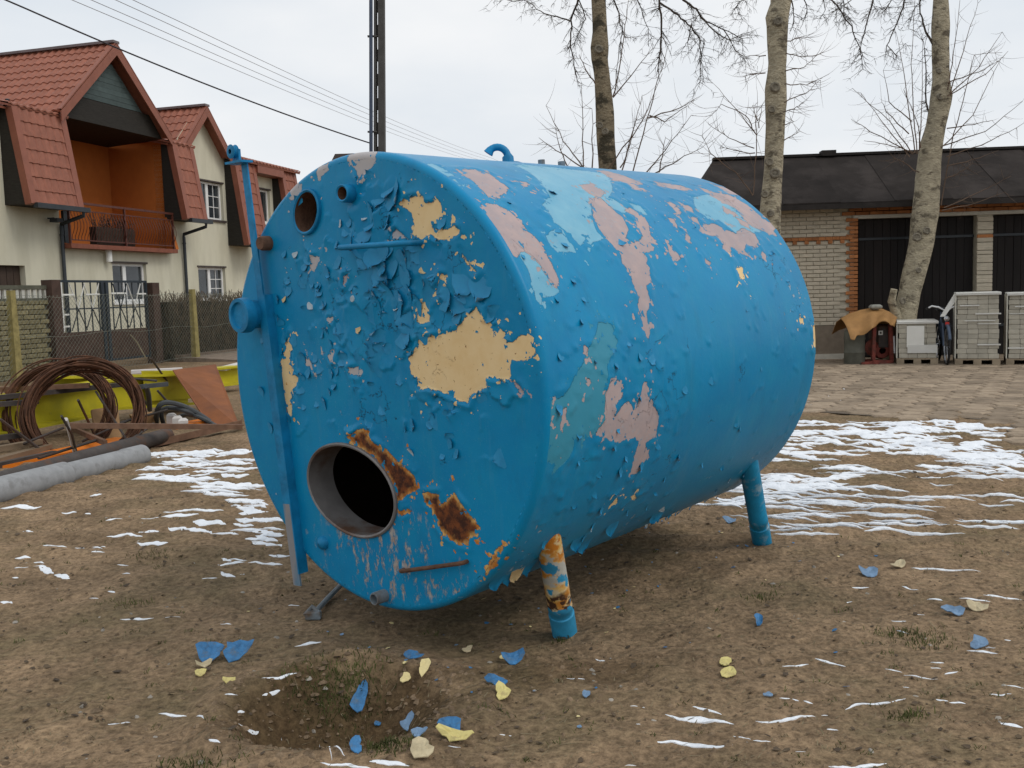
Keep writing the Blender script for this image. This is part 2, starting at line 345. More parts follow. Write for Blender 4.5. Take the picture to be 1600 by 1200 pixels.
    c = mix(math_('MULTIPLY', chip, .8), blue, (.42, .50, .56)); c = mix(math_('MULTIPLY', dust, wear), c, (.25, .42, .53))
    c = mix(math_('MULTIPLY', crack, .75), c, (.012, .045, .08))
    c = mix(scr, c, mix(rng_(fine, .4, .6), (.33, .27, .24), (.42, .40, .38)))
    lt = mix(attr('f_soft'), light, (.035, .265, .39)); c = mix(mL, c, lt); c = mix(mP, c, pink); c = mix(mG, c, grey); c = mix(mC, c, cream); c = mix(mR, c, rust)
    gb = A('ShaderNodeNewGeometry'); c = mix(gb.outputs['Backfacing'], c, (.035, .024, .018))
    K(c, b.inputs['Base Color']); b.inputs['Specular IOR Level'].default_value = .20
    bare = math_('MAXIMUM', math_('MAXIMUM', mP, mC), math_('MAXIMUM', mR, math_('MAXIMUM', mG, chip)))
    K(rng_(bare, 0, 1, .36, .8), b.inputs['Roughness'])
    hgt = math_('SUBTRACT', math_('ADD', math_('MULTIPLY', fine, .10), math_('MULTIPLY', tiny, .03)), math_('ADD', bare, math_('ADD', math_('MULTIPLY', mL, .5), math_('MULTIPLY', scr, .2)))); hgt = math_('SUBTRACT', hgt, math_('MULTIPLY', crack, .8))
    bp = A('ShaderNodeBump'); bp.inputs['Strength'].default_value = .95; bp.inputs['Distance'].default_value = .007; K(hgt, bp.inputs['Height']); K(bp.outputs[0], b.inputs['Normal'])
    return m
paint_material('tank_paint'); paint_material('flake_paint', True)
mat('flake_cream', (.62, .47, .25), .15, 20, .8, .1); mat('flake_pale', (.40, .50, .56), .2, 20, .7, .1)
mat('tank_fitting', (.004, .195, .40), .3, 9, .5, .3, c2=(.22, .33, .40), thr=.68)
mat('leg_paint', (.008, .215, .39), .25, 8, .5, .3, c2=(.36, .42, .42), thr=.62)
mat('bare_steel', (.20, .19, .185), .3, 5, .5, .2, metal=.3, c2=(.13, .075, .05), thr=.6)
mat('rusty_stub', (.13, .07, .045), .4, 20, .9, .4)
mat('old_steel', (.17, .20, .22), .3, 10, .6, .3, c2=(.12, .08, .05), thr=.58)
# ---------------------------------------------------------------- tank
g0 = Vector((TC.x+TN.x*.5, TC.y+TN.y*.5, 0)); g0.z = g1(g0.x, g0.y)
TANK = thing('storage_tank', g0, 'big blue cylindrical steel tank with peeling paint standing on four pipe legs', 'tank')
HOLES = []           # (u, v, radius, neck depth)
def circ_fit(pts):
    P = np.array([on_head(*p) for p in pts]); A_ = np.c_[2*P, np.ones(len(P))]; x = np.linalg.lstsq(A_, (P**2).sum(1), rcond=None)[0]
    return x[0], x[1], math.sqrt(x[2]+x[0]**2+x[1]**2)
def ell_fit(pts):
    P = np.array([on_head(*p) for p in pts]); c0 = P.mean(0); Q = P-c0
    D = np.c_[Q[:, 0]**2, Q[:, 0]*Q[:, 1], Q[:, 1]**2, Q[:, 0], Q[:, 1]]; k = np.linalg.lstsq(D, np.ones(len(Q)), rcond=None)[0]
    A2 = np.array([[k[0], k[1]/2], [k[1]/2, k[2]]]); c = -np.linalg.solve(2*A2, k[3:]); w_, v_ = np.linalg.eigh(A2/(1+c@A2@c)); return c0+c, w_, v_
class Hole:
    def __init__(s, pts): c, s.w, s.e = ell_fit(pts); s.u, s.v = c; s.r = float(1/math.sqrt(s.w.min())); s.rm = float(1/math.sqrt(s.w.max()))
    def q(s, U, V): a = (U-s.u)*s.e[0, 0]+(V-s.v)*s.e[1, 0]; b = (U-s.u)*s.e[0, 1]+(V-s.v)*s.e[1, 1]; return np.sqrt(a*a*s.w[0]+b*b*s.w[1])
    def rim(s, grow, h, n=56): return [head_pt(s.u+(s.e[0, 0]*math.cos(t)*(s.w[0]**-.5+grow)+s.e[0, 1]*math.sin(t)*(s.w[1]**-.5+grow)), s.v+(s.e[1, 0]*math.cos(t)*(s.w[0]**-.5+grow)+s.e[1, 1]*math.sin(t)*(s.w[1]**-.5+grow)), h) for t in np.linspace(0, 2*math.pi, n, endpoint=False)]
def rings(rs):
    b = B(); n = len(rs[0]); b.v = sum(rs, []); b.f = [(i*n+k, i*n+(k+1) % n, i*n+n+(k+1) % n, i*n+n+k) for i in range(len(rs)-1) for k in range(n)]; return b
mh1 = Hole(pp('485,735 492,712 520,699 562,700 597,735 617,785 612,822 585,835 545,829 505,800')); mh2 = Hole(pp('464,335 469,310 483,300 496,306 500,325 495,350 484,363 471,360'))
nz1 = Hole(pp('540,301 545,291 552,293 556,302 551,313 543,312'))
print('manholes', [(h.u, h.v, h.r, h.rm) for h in (mh1, mh2, nz1)])
HOLES = [mh1, mh2, nz1]
def ridge_plates(u, v, spots):          # overlapping plates of paint, each lifting towards one side
    h = np.zeros(len(u)); edge = np.zeros(len(u))
    for (cu, cv, r, a, lift) in spots:
        m = (np.abs(u-cu) < r*1.3) & (np.abs(v-cv) < r*1.3)
        if not m.any(): continue
        du = u[m]-cu; dv = v[m]-cv; rr = np.hypot(du, dv); th = np.arctan2(dv, du)
        R_ = r*(1+.14*np.sin(3*th+a*5)+.07*np.sin(7*th+a*11)+.05*np.sin(15*th+a))
        along = (du*math.cos(a)+dv*math.sin(a))/r
        hh = lift*np.clip((along+.5)/1.45, 0, 1.1)**2.4*np.clip(1.25-.55*(np.abs(-du*math.sin(a)+dv*math.cos(a))/r)**2, 0, 1)
        ins = rr < R_
        cur = h[m]; h[m] = np.where(ins, np.maximum(hh, cur*np.clip(rr/R_*1.2-.2, 0, .8)), cur)
    return h
def attach(me, **attrs):
    for k, a in attrs.items():
        at = me.attributes.new(k, 'FLOAT', 'POINT'); at.data.foreach_set('value', np.asarray(a, np.float32))
# head: a fine disc with a rolled edge and three openings
KN = .030; RD = TR-KN
STEP = .0074; N_ = int(RD/STEP)+3
gx, gy = np.meshgrid(np.arange(-N_, N_+1)*STEP, np.arange(-N_, N_+1)*STEP, indexing='ij')
U = gx.ravel().copy(); V = gy.ravel().copy(); rad = np.hypot(U, V)
sn = (rad > RD) & (rad < RD+STEP*1.5); U[sn] *= RD/rad[sn]; V[sn] *= RD/rad[sn]; rad = np.hypot(U, V)
for h_ in HOLES:
    d = h_.q(U, V); s_ = (d < 1) & ((1-d)*h_.rm < STEP*1.5); U[s_] = h_.u+(U[s_]-h_.u)/d[s_]; V[s_] = h_.v+(V[s_]-h_.v)/d[s_]
keep = rad <= RD+1e-5
for h_ in HOLES: keep &= h_.q(U, V) >= 1-1e-5
W_ = 2*N_+1; idx = np.arange(W_*W_).reshape(W_, W_)
q = np.stack([idx[:-1, :-1], idx[1:, :-1], idx[1:, 1:], idx[:-1, 1:]], -1).reshape(-1, 4)
kc = keep[q].sum(1); full = q[kc == 4]; t3 = q[kc == 3]; t3 = np.array([[i for i in r if keep[i]] for r in t3])
remap = np.full(W_*W_, -1); remap[keep] = np.arange(keep.sum()); U = U[keep]; V = V[keep]; rad = np.hypot(U, V)
hr_ = random.Random(11); spots = []
def peel_density(u, v):
    px = (u*.75+.1)  # heavy peeling across the upper half, right of the centre line most of all
    d = .1+1.0*math.exp(-((u-.30)/.45)**2-((v-.42)/.36)**2)+.55*math.exp(-((u+.2)/.4)**2-((v-.15)/.5)**2)
    return d*(.15 if v < -.3 else 1)
while len(spots) < 75:
    u_ = hr_.uniform(-.95, .95); v_ = hr_.uniform(-.95, .95)
    if math.hypot(u_, v_) > .93 or hr_.random() > peel_density(u_, v_): continue
    big_ = u_ > -.05 and v_ > .05
    spots.append((u_, v_, hr_.uniform(.07, .20) if big_ else hr_.uniform(.03, .08), hr_.choice((-1.57, -1.57, .3, 2.8, 1.4, 2.3))+hr_.uniform(-.7, .7), hr_.uniform(.006, .015) if big_ else hr_.uniform(.003, .008)))
PH = np.c_[U, V]
fC = field(PH, H_CREAM, on_head); fG = field(PH, H_GREY, on_head); fP = field(PH, H_PINK, on_head); fR = field(PH, H_RUST, on_head)
bare_ = np.maximum(np.maximum(fC, fG), np.maximum(fP, fR))
hh = ridge_plates(U, V, spots); hh += .010*np.exp(-((bare_+.012)/.014)**2)*np.clip(vnoise(U*14, V*14, 5)*1.6-.4, 0, 1)
hh *= np.clip(-bare_/.004, 0, 1); hh *= 1-sstep(.84, .91, rad)
for h_ in HOLES: hh *= sstep(.006, .05, (h_.q(U, V)-1)*h_.rm)
hh += (.005*(fbm(U*3, V*3, 2)) + .0008*fbm(U*30, V*30, 3, 2))*(1-sstep(.86, .92, rad))
Z = hh
co = np.array(TC-ORG[TANK.name])+U[:, None]*np.array(TLAT)+V[:, None]*np.array(TUP)-Z[:, None]*np.array(TN)
fs = [tuple(r) for r in remap[full]]+[tuple(r) for r in remap[t3]]
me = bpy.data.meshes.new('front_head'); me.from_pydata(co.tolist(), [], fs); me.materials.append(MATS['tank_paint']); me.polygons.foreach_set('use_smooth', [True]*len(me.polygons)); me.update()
ang = np.hypot((U-.05)/.62, (V+.74)/.28)
attach(me, f_soft=np.zeros(len(U)), crack=np.clip(1.1-np.hypot((U-.2)/.75, (V-.3)/.6), 0, 1), f_light=np.full(len(U), -.2), f_pink=fP, f_cream=fC, f_grey=fG, f_rust=fR, scrape=np.clip(1.15-ang, 0, 1), wear=np.clip(.55-.6*np.hypot(U-.3, V+.25)+.5*(U < -.1), 0, 1))
def child_mesh(name, me, parent):
    o = bpy.data.objects.new(name, me); COL.objects.link(o); o.parent = parent; ORG[o.name] = ORG[parent.name]; return o
HEAD = child_mesh('front_head', me, TANK)
# shell
NT, NA = 196, 540
KR = 9; tt = np.r_[.0012, KN*(1-np.cos(np.linspace(0, math.pi/2, KR)))[:-1], np.linspace(KN, TL-.04, NT-KR)]; rr_row = np.r_[TR-KN-.010, (TR-KN+KN*np.sin(np.linspace(0, math.pi/2, KR)))[:-1], np.full(NT-KR, TR)]; aa = np.linspace(-math.pi, math.pi, NA, endpoint=False)
T_, A_ = np.meshgrid(tt, aa, indexing='ij'); T_ = T_.ravel(); A_ = A_.ravel(); S_ = A_*TR; PS = np.c_[T_, S_]
sL = field(PS, S_LIGHT, on_shell); sP = field(PS, S_PINK, on_shell); sC = field(PS, S_CREAM, on_shell)
spots = []
while len(spots) < 300:
    px, py = hr_.uniform(720, 1275), hr_.uniform(250, 880)
    try: t0, s0 = on_shell(px, py)
    except Exception: continue
    if not .08 < t0 < TL-.05 or not -1.5 < s0 < 2: continue
    if hr_.random() > .25+.6*(py > 480)*(px < 1060)+.5*(px > 1180): continue
    spots.append((t0, s0, hr_.uniform(.015, .055), -1.57+hr_.uniform(-.9, .9), hr_.uniform(.0015, .0055)))
kn_ = T_ < KN-1e-6; Uk, Vk = np.cos(A_[kn_])*np.repeat(rr_row, NA)[kn_], np.sin(A_[kn_])*np.repeat(rr_row, NA)[kn_]; PK = np.c_[Uk, Vk]
sG = np.full(len(T_), -.2); sR = np.full(len(T_), -.2)
for arr, polys in ((sP, H_PINK), (sC, H_CREAM), (sG, H_GREY), (sR, H_RUST)): arr[kn_] = field(PK, polys, on_head)
sL[kn_] = -.2
bs = np.maximum(sP, sC)
hh = ridge_plates(T_, S_, spots)*np.clip(-bs/.006, 0, 1)+.005*fbm(T_*1.5, S_*1.5, 7)
hh += .005*np.exp(-((np.maximum(bs, sL)+.02)/.018)**2)*np.clip(vnoise(T_*25, S_*25, 15)*2-.8, 0, 1)
hh *= sstep(KN, KN+.05, T_)
Rr = np.repeat(rr_row, NA)+hh
co = np.array(TC-ORG[TANK.name])+T_[:, None]*np.array(TN)+(np.cos(A_)*Rr)[:, None]*np.array(TLAT)+(np.sin(A_)*Rr)[:, None]*np.array(TUP)
idx = np.arange(NT*NA).reshape(NT, NA); nx = np.roll(idx, -1, 1)
fs = np.stack([idx[1:], nx[1:], nx[:-1], idx[:-1]], -1).reshape(-1, 4).tolist()
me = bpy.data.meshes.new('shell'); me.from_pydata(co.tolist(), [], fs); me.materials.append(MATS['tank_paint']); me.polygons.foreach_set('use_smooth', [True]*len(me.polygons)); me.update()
m2 = np.full(len(T_), -.2)
low = np.clip((-.35-S_)/.5, 0, 1)
S5_ = field(PS, [S_LIGHT[4]], on_shell)
attach(me, f_soft=(S5_ > -.08).astype(float)*.93, crack=np.clip(.05+.6*np.exp(-((T_-.9)/.5)**2-((S_+.1)/.4)**2)+.45*sstep(1.7, 2.2, T_), 0, 1), f_light=sL, f_pink=sP, f_cream=sC, f_grey=sG, f_rust=sR, scrape=.0*low, wear=np.clip(.25+.5*low+.5*(T_ > 1.9), 0, 1))
child_mesh('shell', me, TANK)
part('back_head', B().lathe(TC, TN, [(TL-.04, TR), (TL-.012, TR-.012), (TL, TR-.04), (TL+.03, TR*.5), (TL+.04, .01)], 64), 'tank_fitting', TANK, True)
# openings: neck tubes running inwards and thin lips
for h_, dep, lip, ro in ((mh1, .13, .010, .013), (mh2, .10, .014, .012), (nz1, .14, .045, .008)):
    nk = part('manhole_neck' if h_.r > .1 else 'nozzle_neck', rings([h_.rim(-.003, lip), h_.rim(-.005, -dep), h_.rim(.0, -dep)]), 'bare_steel' if h_ is mh1 else 'rusty_stub', TANK, True)
    part('lip', rings([h_.rim(ro, -.012), h_.rim(ro*.8, lip), h_.rim(ro*.3, lip+.004), h_.rim(-.004, lip)]), 'bare_steel' if h_ is mh1 else 'tank_fitting', nk, True)
def leg(name_mat, foot_px, top_px, left=False):
    f = on_ground(*foot_px); t0, s0 = on_shell(*top_px)
    if left:
        q = f-TC; al = q.dot(TN); la = q.dot(TLAT); f = TC+TN*al-TLAT*(la+.05); f.z = 0; s0 = -math.pi*TR-s0-.05
    f.z = g1(f.x, f.y)-.03
    top = shell_pt(t0, s0, -.09); d = (f-top)
    b = B(); pr = [(0, .054), (d.length*.70, .052), (d.length*.70+.004, .054), (d.length*.745, .054), (d.length*.75, .051), (d.length*.78, .051), (d.length*.785, .056), (d.length, .054)]
    b.lathe(top, d, pr, 24, True)
    return part('leg', b, name_mat, TANK, True)
def leg_material():
    m = mat('leg_rust', (.03, .26, .45), .25, 8, .6, .4)
    n = m.node_tree; A = n.nodes.new; K = n.links.new; b = n.nodes['Principled BSDF']; src = b.inputs['Base Color'].links[0].from_socket
    tc = A('ShaderNodeTexCoord'); sx = A('ShaderNodeSeparateXYZ'); K(tc.outputs['Object'], sx.inputs[0])
    def nz_(s, o):
        mp = A('ShaderNodeMapping'); mp.inputs['Location'].default_value = (o, o, 0); t = A('ShaderNodeTexNoise'); t.inputs['Scale'].default_value = s; t.inputs['Detail'].default_value = 6; K(tc.outputs['Object'], mp.inputs[0]); K(mp.outputs[0], t.inputs['Vector']); return t.outputs['Fac']
    def mr(x, a, c, lo=0, hi=1):
        q = A('ShaderNodeMapRange'); q.inputs[1].default_value = a; q.inputs[2].default_value = c; q.inputs[3].default_value = lo; q.inputs[4].default_value = hi; K(x, q.inputs[0]); return q.outputs[0]
    def ma(op, x, y):
        q = A('ShaderNodeMath'); q.operation = op
        for i, v in enumerate((x, y)):
            if isinstance(v, (int, float)): q.inputs[i].default_value = v
            else: K(v, q.inputs[i])
        return q.outputs[0]
    def mix(f, a, c):
        q = A('ShaderNodeMixRGB'); K(f, q.inputs[0])
        for i, v in ((1, a), (2, c)):
            if isinstance(v, tuple): q.inputs[i].default_value = (*v, 1)
            else: K(v, q.inputs[i])
        return q.outputs[0]
    wob = ma('MULTIPLY', ma('SUBTRACT', nz_(14, 0), .5), .16)
    z = ma('ADD', sx.outputs[2], wob)
    band = ma('MULTIPLY', mr(z, .135, .140), 1.0)
    n1 = nz_(16, 3.); rust = mix(mr(n1, .42, .52), (.50, .20, .03), mix(mr(nz_(22, 7), .4, .6), (.60, .50, .32), (.62, .38, .10)))
    lowr = ma('MULTIPLY', mr(z, .22, .20), mr(nz_(30, 1), .42, .5)); rust = mix(lowr, rust, (.06, .025, .012))
    mid = ma('MULTIPLY', ma('MULTIPLY', mr(z, .265, .275), mr(z, .40, .39)), mr(n1, .47, .5)); rust = mix(mid, rust, (.42, .41, .36))
    topo = ma('MULTIPLY', mr(z, .40, .41), mr(n1, .56, .52)); rust = mix(topo, rust, (.50, .18, .02))
    back = mr(nz_(10, 12), .60, .62); f = ma('MULTIPLY', band, ma('SUBTRACT', 1., back))
    K(mix(f, src, rust), b.inputs['Base Color'])
leg_material()
leg('leg_rust', (884, 988), (872, 818)); leg('leg_paint', (1192, 846), (1184, 708))
leg('leg_paint', (884, 988), (872, 818), True); leg('leg_paint', (1192, 846), (1184, 708), True)
# grab bars
def grab(a, b_, mtl, out_, r):
    (u0, v0), (u1, v1) = on_head(*a, out_), on_head(*b_, out_)
    pts = [head_pt(u0, v0, -.02), head_pt(u0, v0, out_*.8), head_pt(u0+(u1-u0)*.04, v0+(v1-v0)*.04, out_), head_pt(u0+(u1-u0)*.5, v0+(v1-v0)*.5, out_*1.04), head_pt(u0+(u1-u0)*.95, v0+(v1-v0)*.95, out_), head_pt(u1, v1, out_*.75), head_pt(u1, v1, -.02)]
    return part('grab_bar', B().tube(pts, r, 10), mtl, TANK, True)
grab((527, 387), (632, 380), 'tank_fitting', .09, .012)
grab((624, 893), (722, 880), 'rusty_stub', .03, .009)
# long angle iron standing off the face
STAND = .034
def bar_pt(px, py, h=STAND): u, v = on_head(px, py, h); return u, v
(u0, v0), (u1, v1) = bar_pt(384, 262), bar_pt(467, 915)
bd = Vector((u1-u0, v1-v0)).normalized(); bn = Vector((-bd.y, bd.x))
def bp_(k, side, h): return head_pt(u0+(u1-u0)*k+bn.x*side, v0+(v1-v0)*k+bn.y*side, h)
b = B(); wv = .036
b.hexa([bp_(-.016, -wv*.6, STAND), bp_(-.016, wv*.6, STAND), bp_(-.016, wv*.6, STAND+.008), bp_(-.016, -wv*.6, STAND+.008), bp_(.80, -wv*.92, STAND), bp_(.80, wv*.52, STAND), bp_(.80, wv*.52, STAND+.008), bp_(.80, -wv*.92, STAND+.008)])
b.hexa([bp_(.30, wv*.62, -.01), bp_(.30, wv*.62+.008, -.01), bp_(.30, wv*.62+.008, STAND+.009), bp_(.30, wv*.62, STAND+.009), bp_(.97, wv*.5, -.01), bp_(.97, wv*.5+.008, -.01), bp_(.97, wv*.5+.008, STAND+.009), bp_(.97, wv*.5, STAND+.009)])
GB = part('guide_bar', b, 'tank_fitting', TANK)
mat('worn_bar', (.05, .20, .33), .25, 7, .7, .3, c2=(.26, .26, .27), thr=.48, stretch=(1, 1, .3))
b = B().hexa([bp_(.80, -wv*.92, STAND), bp_(.80, wv*.52, STAND), bp_(.80, wv*.52, STAND+.008), bp_(.80, -wv*.92, STAND+.008), bp_(1, -wv, STAND-.004), bp_(1, wv*.5, STAND-.004), bp_(1, wv*.5, STAND+.004), bp_(1, -wv, STAND+.004)]); part('worn_end', b, 'worn_bar', GB)
b = B().box(bp_(-.012, -.005, STAND+.03), .125, .010, .065, TLAT, TUP, TN); b.box(bp_(-.03, -.015, STAND+.03), .05, .05, .012, TLAT, TUP, TN)
part('bracket', b, 'tank_fitting', GB)
ec = bp_(-.038, -.02, STAND+.03)
part('pulley', B().lathe(ec-TN*.03, TN, [(0, .011), (0, .024), (.004, .032), (.016, .024), (.028, .032), (.032, .024), (.032, .011)], 28), 'tank_fitting', GB, True)
# side nozzle with a closed flange, drain stub, small studs
u, v = on_head(376, 493, .11); c = head_pt(u, v, .11)
NZ_ = part('side_nozzle', B().lathe(c, TN, [(0, .001), (0, .058), (-.012, .062), (-.012, .078), (.008, .081), (.035, .081), (.04, .074), (.04, .066), (.12, .064)], 40), 'tank_fitting', TANK, True)
u, v = on_head(585, 936, .06); c = head_pt(u, v, .06)
part('drain_stub', B().lathe(c, TN, [(.05, .019), (-.004, .021), (-.004, .026), (0, .028), (.09, .028)], 24), 'old_steel', TANK, True)
u, v = on_head(420, 380); part('rusty_stub', B().lathe(head_pt(u, v, .05), TN, [(0, .002), (0, .028), (.012, .033), (.1, .033)], 20), 'rusty_stub', TANK, True)
u, v = on_head(553, 467); part('bolt_head', B().lathe(head_pt(u, v, .012), TN, [(0, .001), (0, .012), (.006, .016), (.03, .016)], 10), 'flake_pale', TANK)
u, v = on_head(506, 848); part('weld_lump', B().lathe(head_pt(u, v, .03), TN, [(0, .002), (.004, .02), (.015, .03), (.05, .036)], 14), 'tank_fitting', TANK, True)
# vent elbow, lifting lug and studs on the crown of the shell
def crown(px, t): 
    # the point on the ridge line of the shell (seen edge-on) at the pixel column
    best = min((abs((lambda q: 800+FPX*(q-EYEV).dot(RIGHT)/(q-EYEV).dot(FWD))(shell_pt(tq, TR*t))-px), tq) for tq in np.linspace(.05, TL, 300)); return best[1]
ca = 1.62
t0 = crown(795, ca); p0 = shell_pt(t0, TR*ca, -.01); un = shell_n(TR*ca); tow = (-TLAT*.75-TN*.66).normalized()
b = B().lathe(p0, un, [(0, .075), (.018, .073), (.026, .055), (.03, .03)], 28)
VENT = part('vent_flange', b, 'tank_fitting', TANK, True)
pts = [p0+un*.01, p0+un*.055]+[p0+un*(.055+.05*math.sin(a))+tow*(.050*(1-math.cos(a))) for a in np.linspace(.25, 2.3, 9)]
pts.append(pts[-1]-un*.016+tow*.012)
part('vent_elbow', B().tube(pts, [.030, .028]+[.018]*8+[.020, .025], 14), 'tank_fitting', VENT, True)
t0 = crown(577, 1.75); p0 = shell_pt(max(t0, .07), TR*1.75)
b = B(); r0 = .036
poly = [p0+TLAT*(-r0)+TUP*(-.03)]+[p0+TLAT*(r0*math.cos(a))+TUP*(.012+r0*math.sin(a)) for a in np.linspace(math.pi, 0, 14)]+[p0+TLAT*r0-TUP*.03]
part('lifting_lug', b.prism(poly, TN*.022), 'tank_fitting', TANK)
for px, hgt_, rr_ in ((846, .05, .018), (878, .05, .02), (660, .02, .02)):
    tq = crown(px, 1.6); part('stud', B().lathe(shell_pt(tq, TR*1.6, -.01), shell_n(TR*1.6), [(0, rr_), (hgt_, rr_), (hgt_, .001)], 10), 'old_steel', TANK)
# loose flakes of paint, curled away from the face and the shell
def flake_mesh(k, mtl):
    r = random.Random(100+k); b = B(); ns_, nw = 7, 8; top = []
    asym = r.uniform(-.25, .25); curl = r.uniform(1.8, 2.6); ph = r.random()*6; tipj = [r.uniform(-.10, .07) for _ in range(nw+1)]
    for i in range(ns_+1):
        s = i/ns_; wd = .5*max(.16, (1-s**2.6)**.5)*(1+.10*math.sin(6*s+k))*(.86+.14*min(1, s*4))
        for j in range(nw+1):
            yy = j/nw-.5; y = yy*2*wd*(1+r.uniform(-.05, .05)); x = s*(1-.5*yy*yy)+asym*y*s+tipj[j]*s**3
            z = .5*s**curl+.5*max(0, s-.72)**1.5+.10*s*s*math.cos(5*yy+ph)-.05*(i == 0)
            top.append((x, y, z))
    b.v = [Vector(p) for p in top]
    b.f = [(i*(nw+1)+j, (i+1)*(nw+1)+j, (i+1)*(nw+1)+j+1, i*(nw+1)+j+1) for i in range(ns_) for j in range(nw)]
    me = bpy.data.meshes.new('paint_flake'); me.from_pydata(b.v, [], b.f); me.materials.append(MATS[mtl]); me.polygons.foreach_set('use_smooth', [True]*len(me.polygons)); me.update(); return me
FL = [flake_mesh(k, 'flake_paint') for k in range(10)]; FLC = [flake_mesh(k+20, 'flake_cream') for k in range(3)]; FLP = [flake_mesh(k+30, 'flake_pale') for k in range(4)]
items = []
def add_flake(p, n, d, L_, W2, lift, pool):
    d = (d-n*d.dot(n)).normalized(); y = n.cross(d); items.append((hr_.choice(pool), frame(p, d*L_, y*W2, n*lift)))
def head_flake(u, v, a, L_, W2, lift, pool):
    add_flake(head_pt(u, v, .001), -TN, TLAT*math.cos(a)+TUP*math.sin(a), L_, W2, lift, pool)
for poly in H_CREAM[:2]+H_GREY[:3]+[H_CREAM[4]]:       # lifted rims around the bare patches
    P = [on_head(*p) for p in poly]; c = np.mean(P, 0)
    for i in range(len(P)):
        a, b_ = np.array(P[i-1]), np.array(P[i]); l = np.linalg.norm(b_-a)
        if l < .03 or hr_.random() < .5: continue
        mid = (a+b_)/2; nrm = np.array([(b_-a)[1], -(b_-a)[0]])/l; area = sum(P[q-1][0]*P[q][1]-P[q][0]*P[q-1][1] for q in range(len(P)))
        if area > 0: nrm = -nrm
        lf = min(l, .055); s = mid-nrm*lf*.80
        if np.hypot(*s) < .88: head_flake(s[0], s[1], math.atan2(nrm[1], nrm[0]), lf*.85, min(l, .065)*.9, hr_.uniform(.010, .028), FL)
nh = 0
PEELS = [on_head(*p) for p in ((672, 340), (690, 442), (735, 545), (545, 420), (470, 440), (520, 520), (600, 300), (640, 410))]
while nh < 150:
    u_ = hr_.uniform(-.8, .9); v_ = hr_.uniform(-.7, .9)
    if math.hypot(u_, v_) > .86 or hr_.random() > peel_density(u_, v_): continue
    if any(math.hypot(u_-h_.u, v_-h_.v) < h_.r+.06 for h_ in HOLES): continue
    bigf = u_ > .02 and v_ > .05
    L_ = hr_.uniform(.04, .11) if bigf else hr_.uniform(.02, .05); pool = FL if hr_.random() < .93 else FLP if hr_.random() < .7 else FLC
    if pool is not FL: L_ = min(L_, .028)
    c_ = min(PEELS, key=lambda p: math.hypot(p[0]-u_, p[1]-v_)); a_ = math.atan2(c_[1]-v_, c_[0]-u_)+hr_.gauss(0, .7)
    if hr_.random() < .35: a_ = -1.57+hr_.gauss(0, .6)
    q_ = np.array([[u_+math.cos(a_)*L_*.7, v_+math.sin(a_)*L_*.7]])
    if float(field(q_, H_CREAM+H_GREY+H_RUST, on_head)[0]) > -.015: continue
    head_flake(u_, v_, a_, L_, L_*hr_.uniform(1.1, 1.7), hr_.uniform(.018, .045) if bigf else hr_.uniform(.010, .024), pool); nh += 1
ns2 = 0
while ns2 < 70:
    px, py = hr_.uniform(730, 1278), hr_.uniform(262, 900)
    t0, s0 = on_shell(px, py)
    if not .07 < t0 < TL-.06 or abs(s0) > 1.6: continue
    dens = .12+.5*math.exp(-((px-950)/60)**2-((py-560)/80)**2)+.5*(py > 690)+.5*math.exp(-((px-1235)/40)**2-((py-430)/60)**2)+.35*math.exp(-((px-1010)/90)**2-((py-700)/70)**2)
    if hr_.random() > dens: continue
    L_ = hr_.uniform(.018, .045); a = -1.57+hr_.uniform(-1., 1.); n = shell_n(s0); tang = -TLAT*math.sin(s0/TR)+TUP*math.cos(s0/TR)
    add_flake(shell_pt(t0, s0, .001), n, TN*math.cos(a)+tang*math.sin(a), L_, L_*hr_.uniform(.6, 1.2), hr_.uniform(.010, .03), FL if hr_.random() < .95 else FLP); ns2 += 1
for px, py in ((905, 845), (918, 850), (800, 900), (812, 893), (1028, 806), (1036, 802), (960, 822), (780, 908), (830, 884)):   # rags of paint hanging under the belly
    t0, s0 = on_shell(px, py-6); add_flake(shell_pt(max(t0, .06), s0, .001), shell_n(s0), TN*.2-Vector((0, 0, 1)), .09, .08, .04, FL if px != 812 else FLC)
pieces('paint_flake', TANK, items)
# ---------------------------------------------------------------- ground
mat('soil', (.255, .180, .113), .30, 2.6, .95, .65, 30, c2=(.185, .142, .084), thr=.57, spec=.12, dist=.025, soft=.2)
n = MATS['soil'].node_tree
bb = n.nodes['Principled BSDF']; src = bb.inputs['Base Color'].links[0].from_socket
t = n.nodes.new('ShaderNodeTexNoise'); t.inputs['Scale'].default_value = 30; t.inputs['Detail'].default_value = 9; t.inputs['Roughness'].default_value = .78
tc = n.nodes.new('ShaderNodeTexCoord'); n.links.new(tc.outputs['Object'], t.inputs['Vector'])
r = n.nodes.new('ShaderNodeValToRGB'); r.color_ramp.elements[0].position = .38; r.color_ramp.elements[0].color = (.42, .40, .38, 1); r.color_ramp.elements[1].position = .62; r.color_ramp.elements[1].color = (1.30, 1.27, 1.22, 1)
n.links.new(t.outputs['Fac'], r.inputs[0]); mxx = n.nodes.new('ShaderNodeMixRGB'); mxx.blend_type = 'MULTIPLY'; mxx.inputs[0].default_value = .85
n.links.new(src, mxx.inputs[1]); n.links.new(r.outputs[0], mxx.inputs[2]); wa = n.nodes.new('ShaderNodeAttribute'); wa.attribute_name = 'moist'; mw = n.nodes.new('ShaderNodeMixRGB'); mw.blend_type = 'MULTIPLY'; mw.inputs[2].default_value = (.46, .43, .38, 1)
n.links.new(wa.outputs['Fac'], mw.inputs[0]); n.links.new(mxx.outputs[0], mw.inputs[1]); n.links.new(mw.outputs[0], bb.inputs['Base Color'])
def axis(*segs):
    o = []
    for a, b, s in segs: o += list(np.arange(a, b, s))
    return np.array(o+[segs[-1][1]])
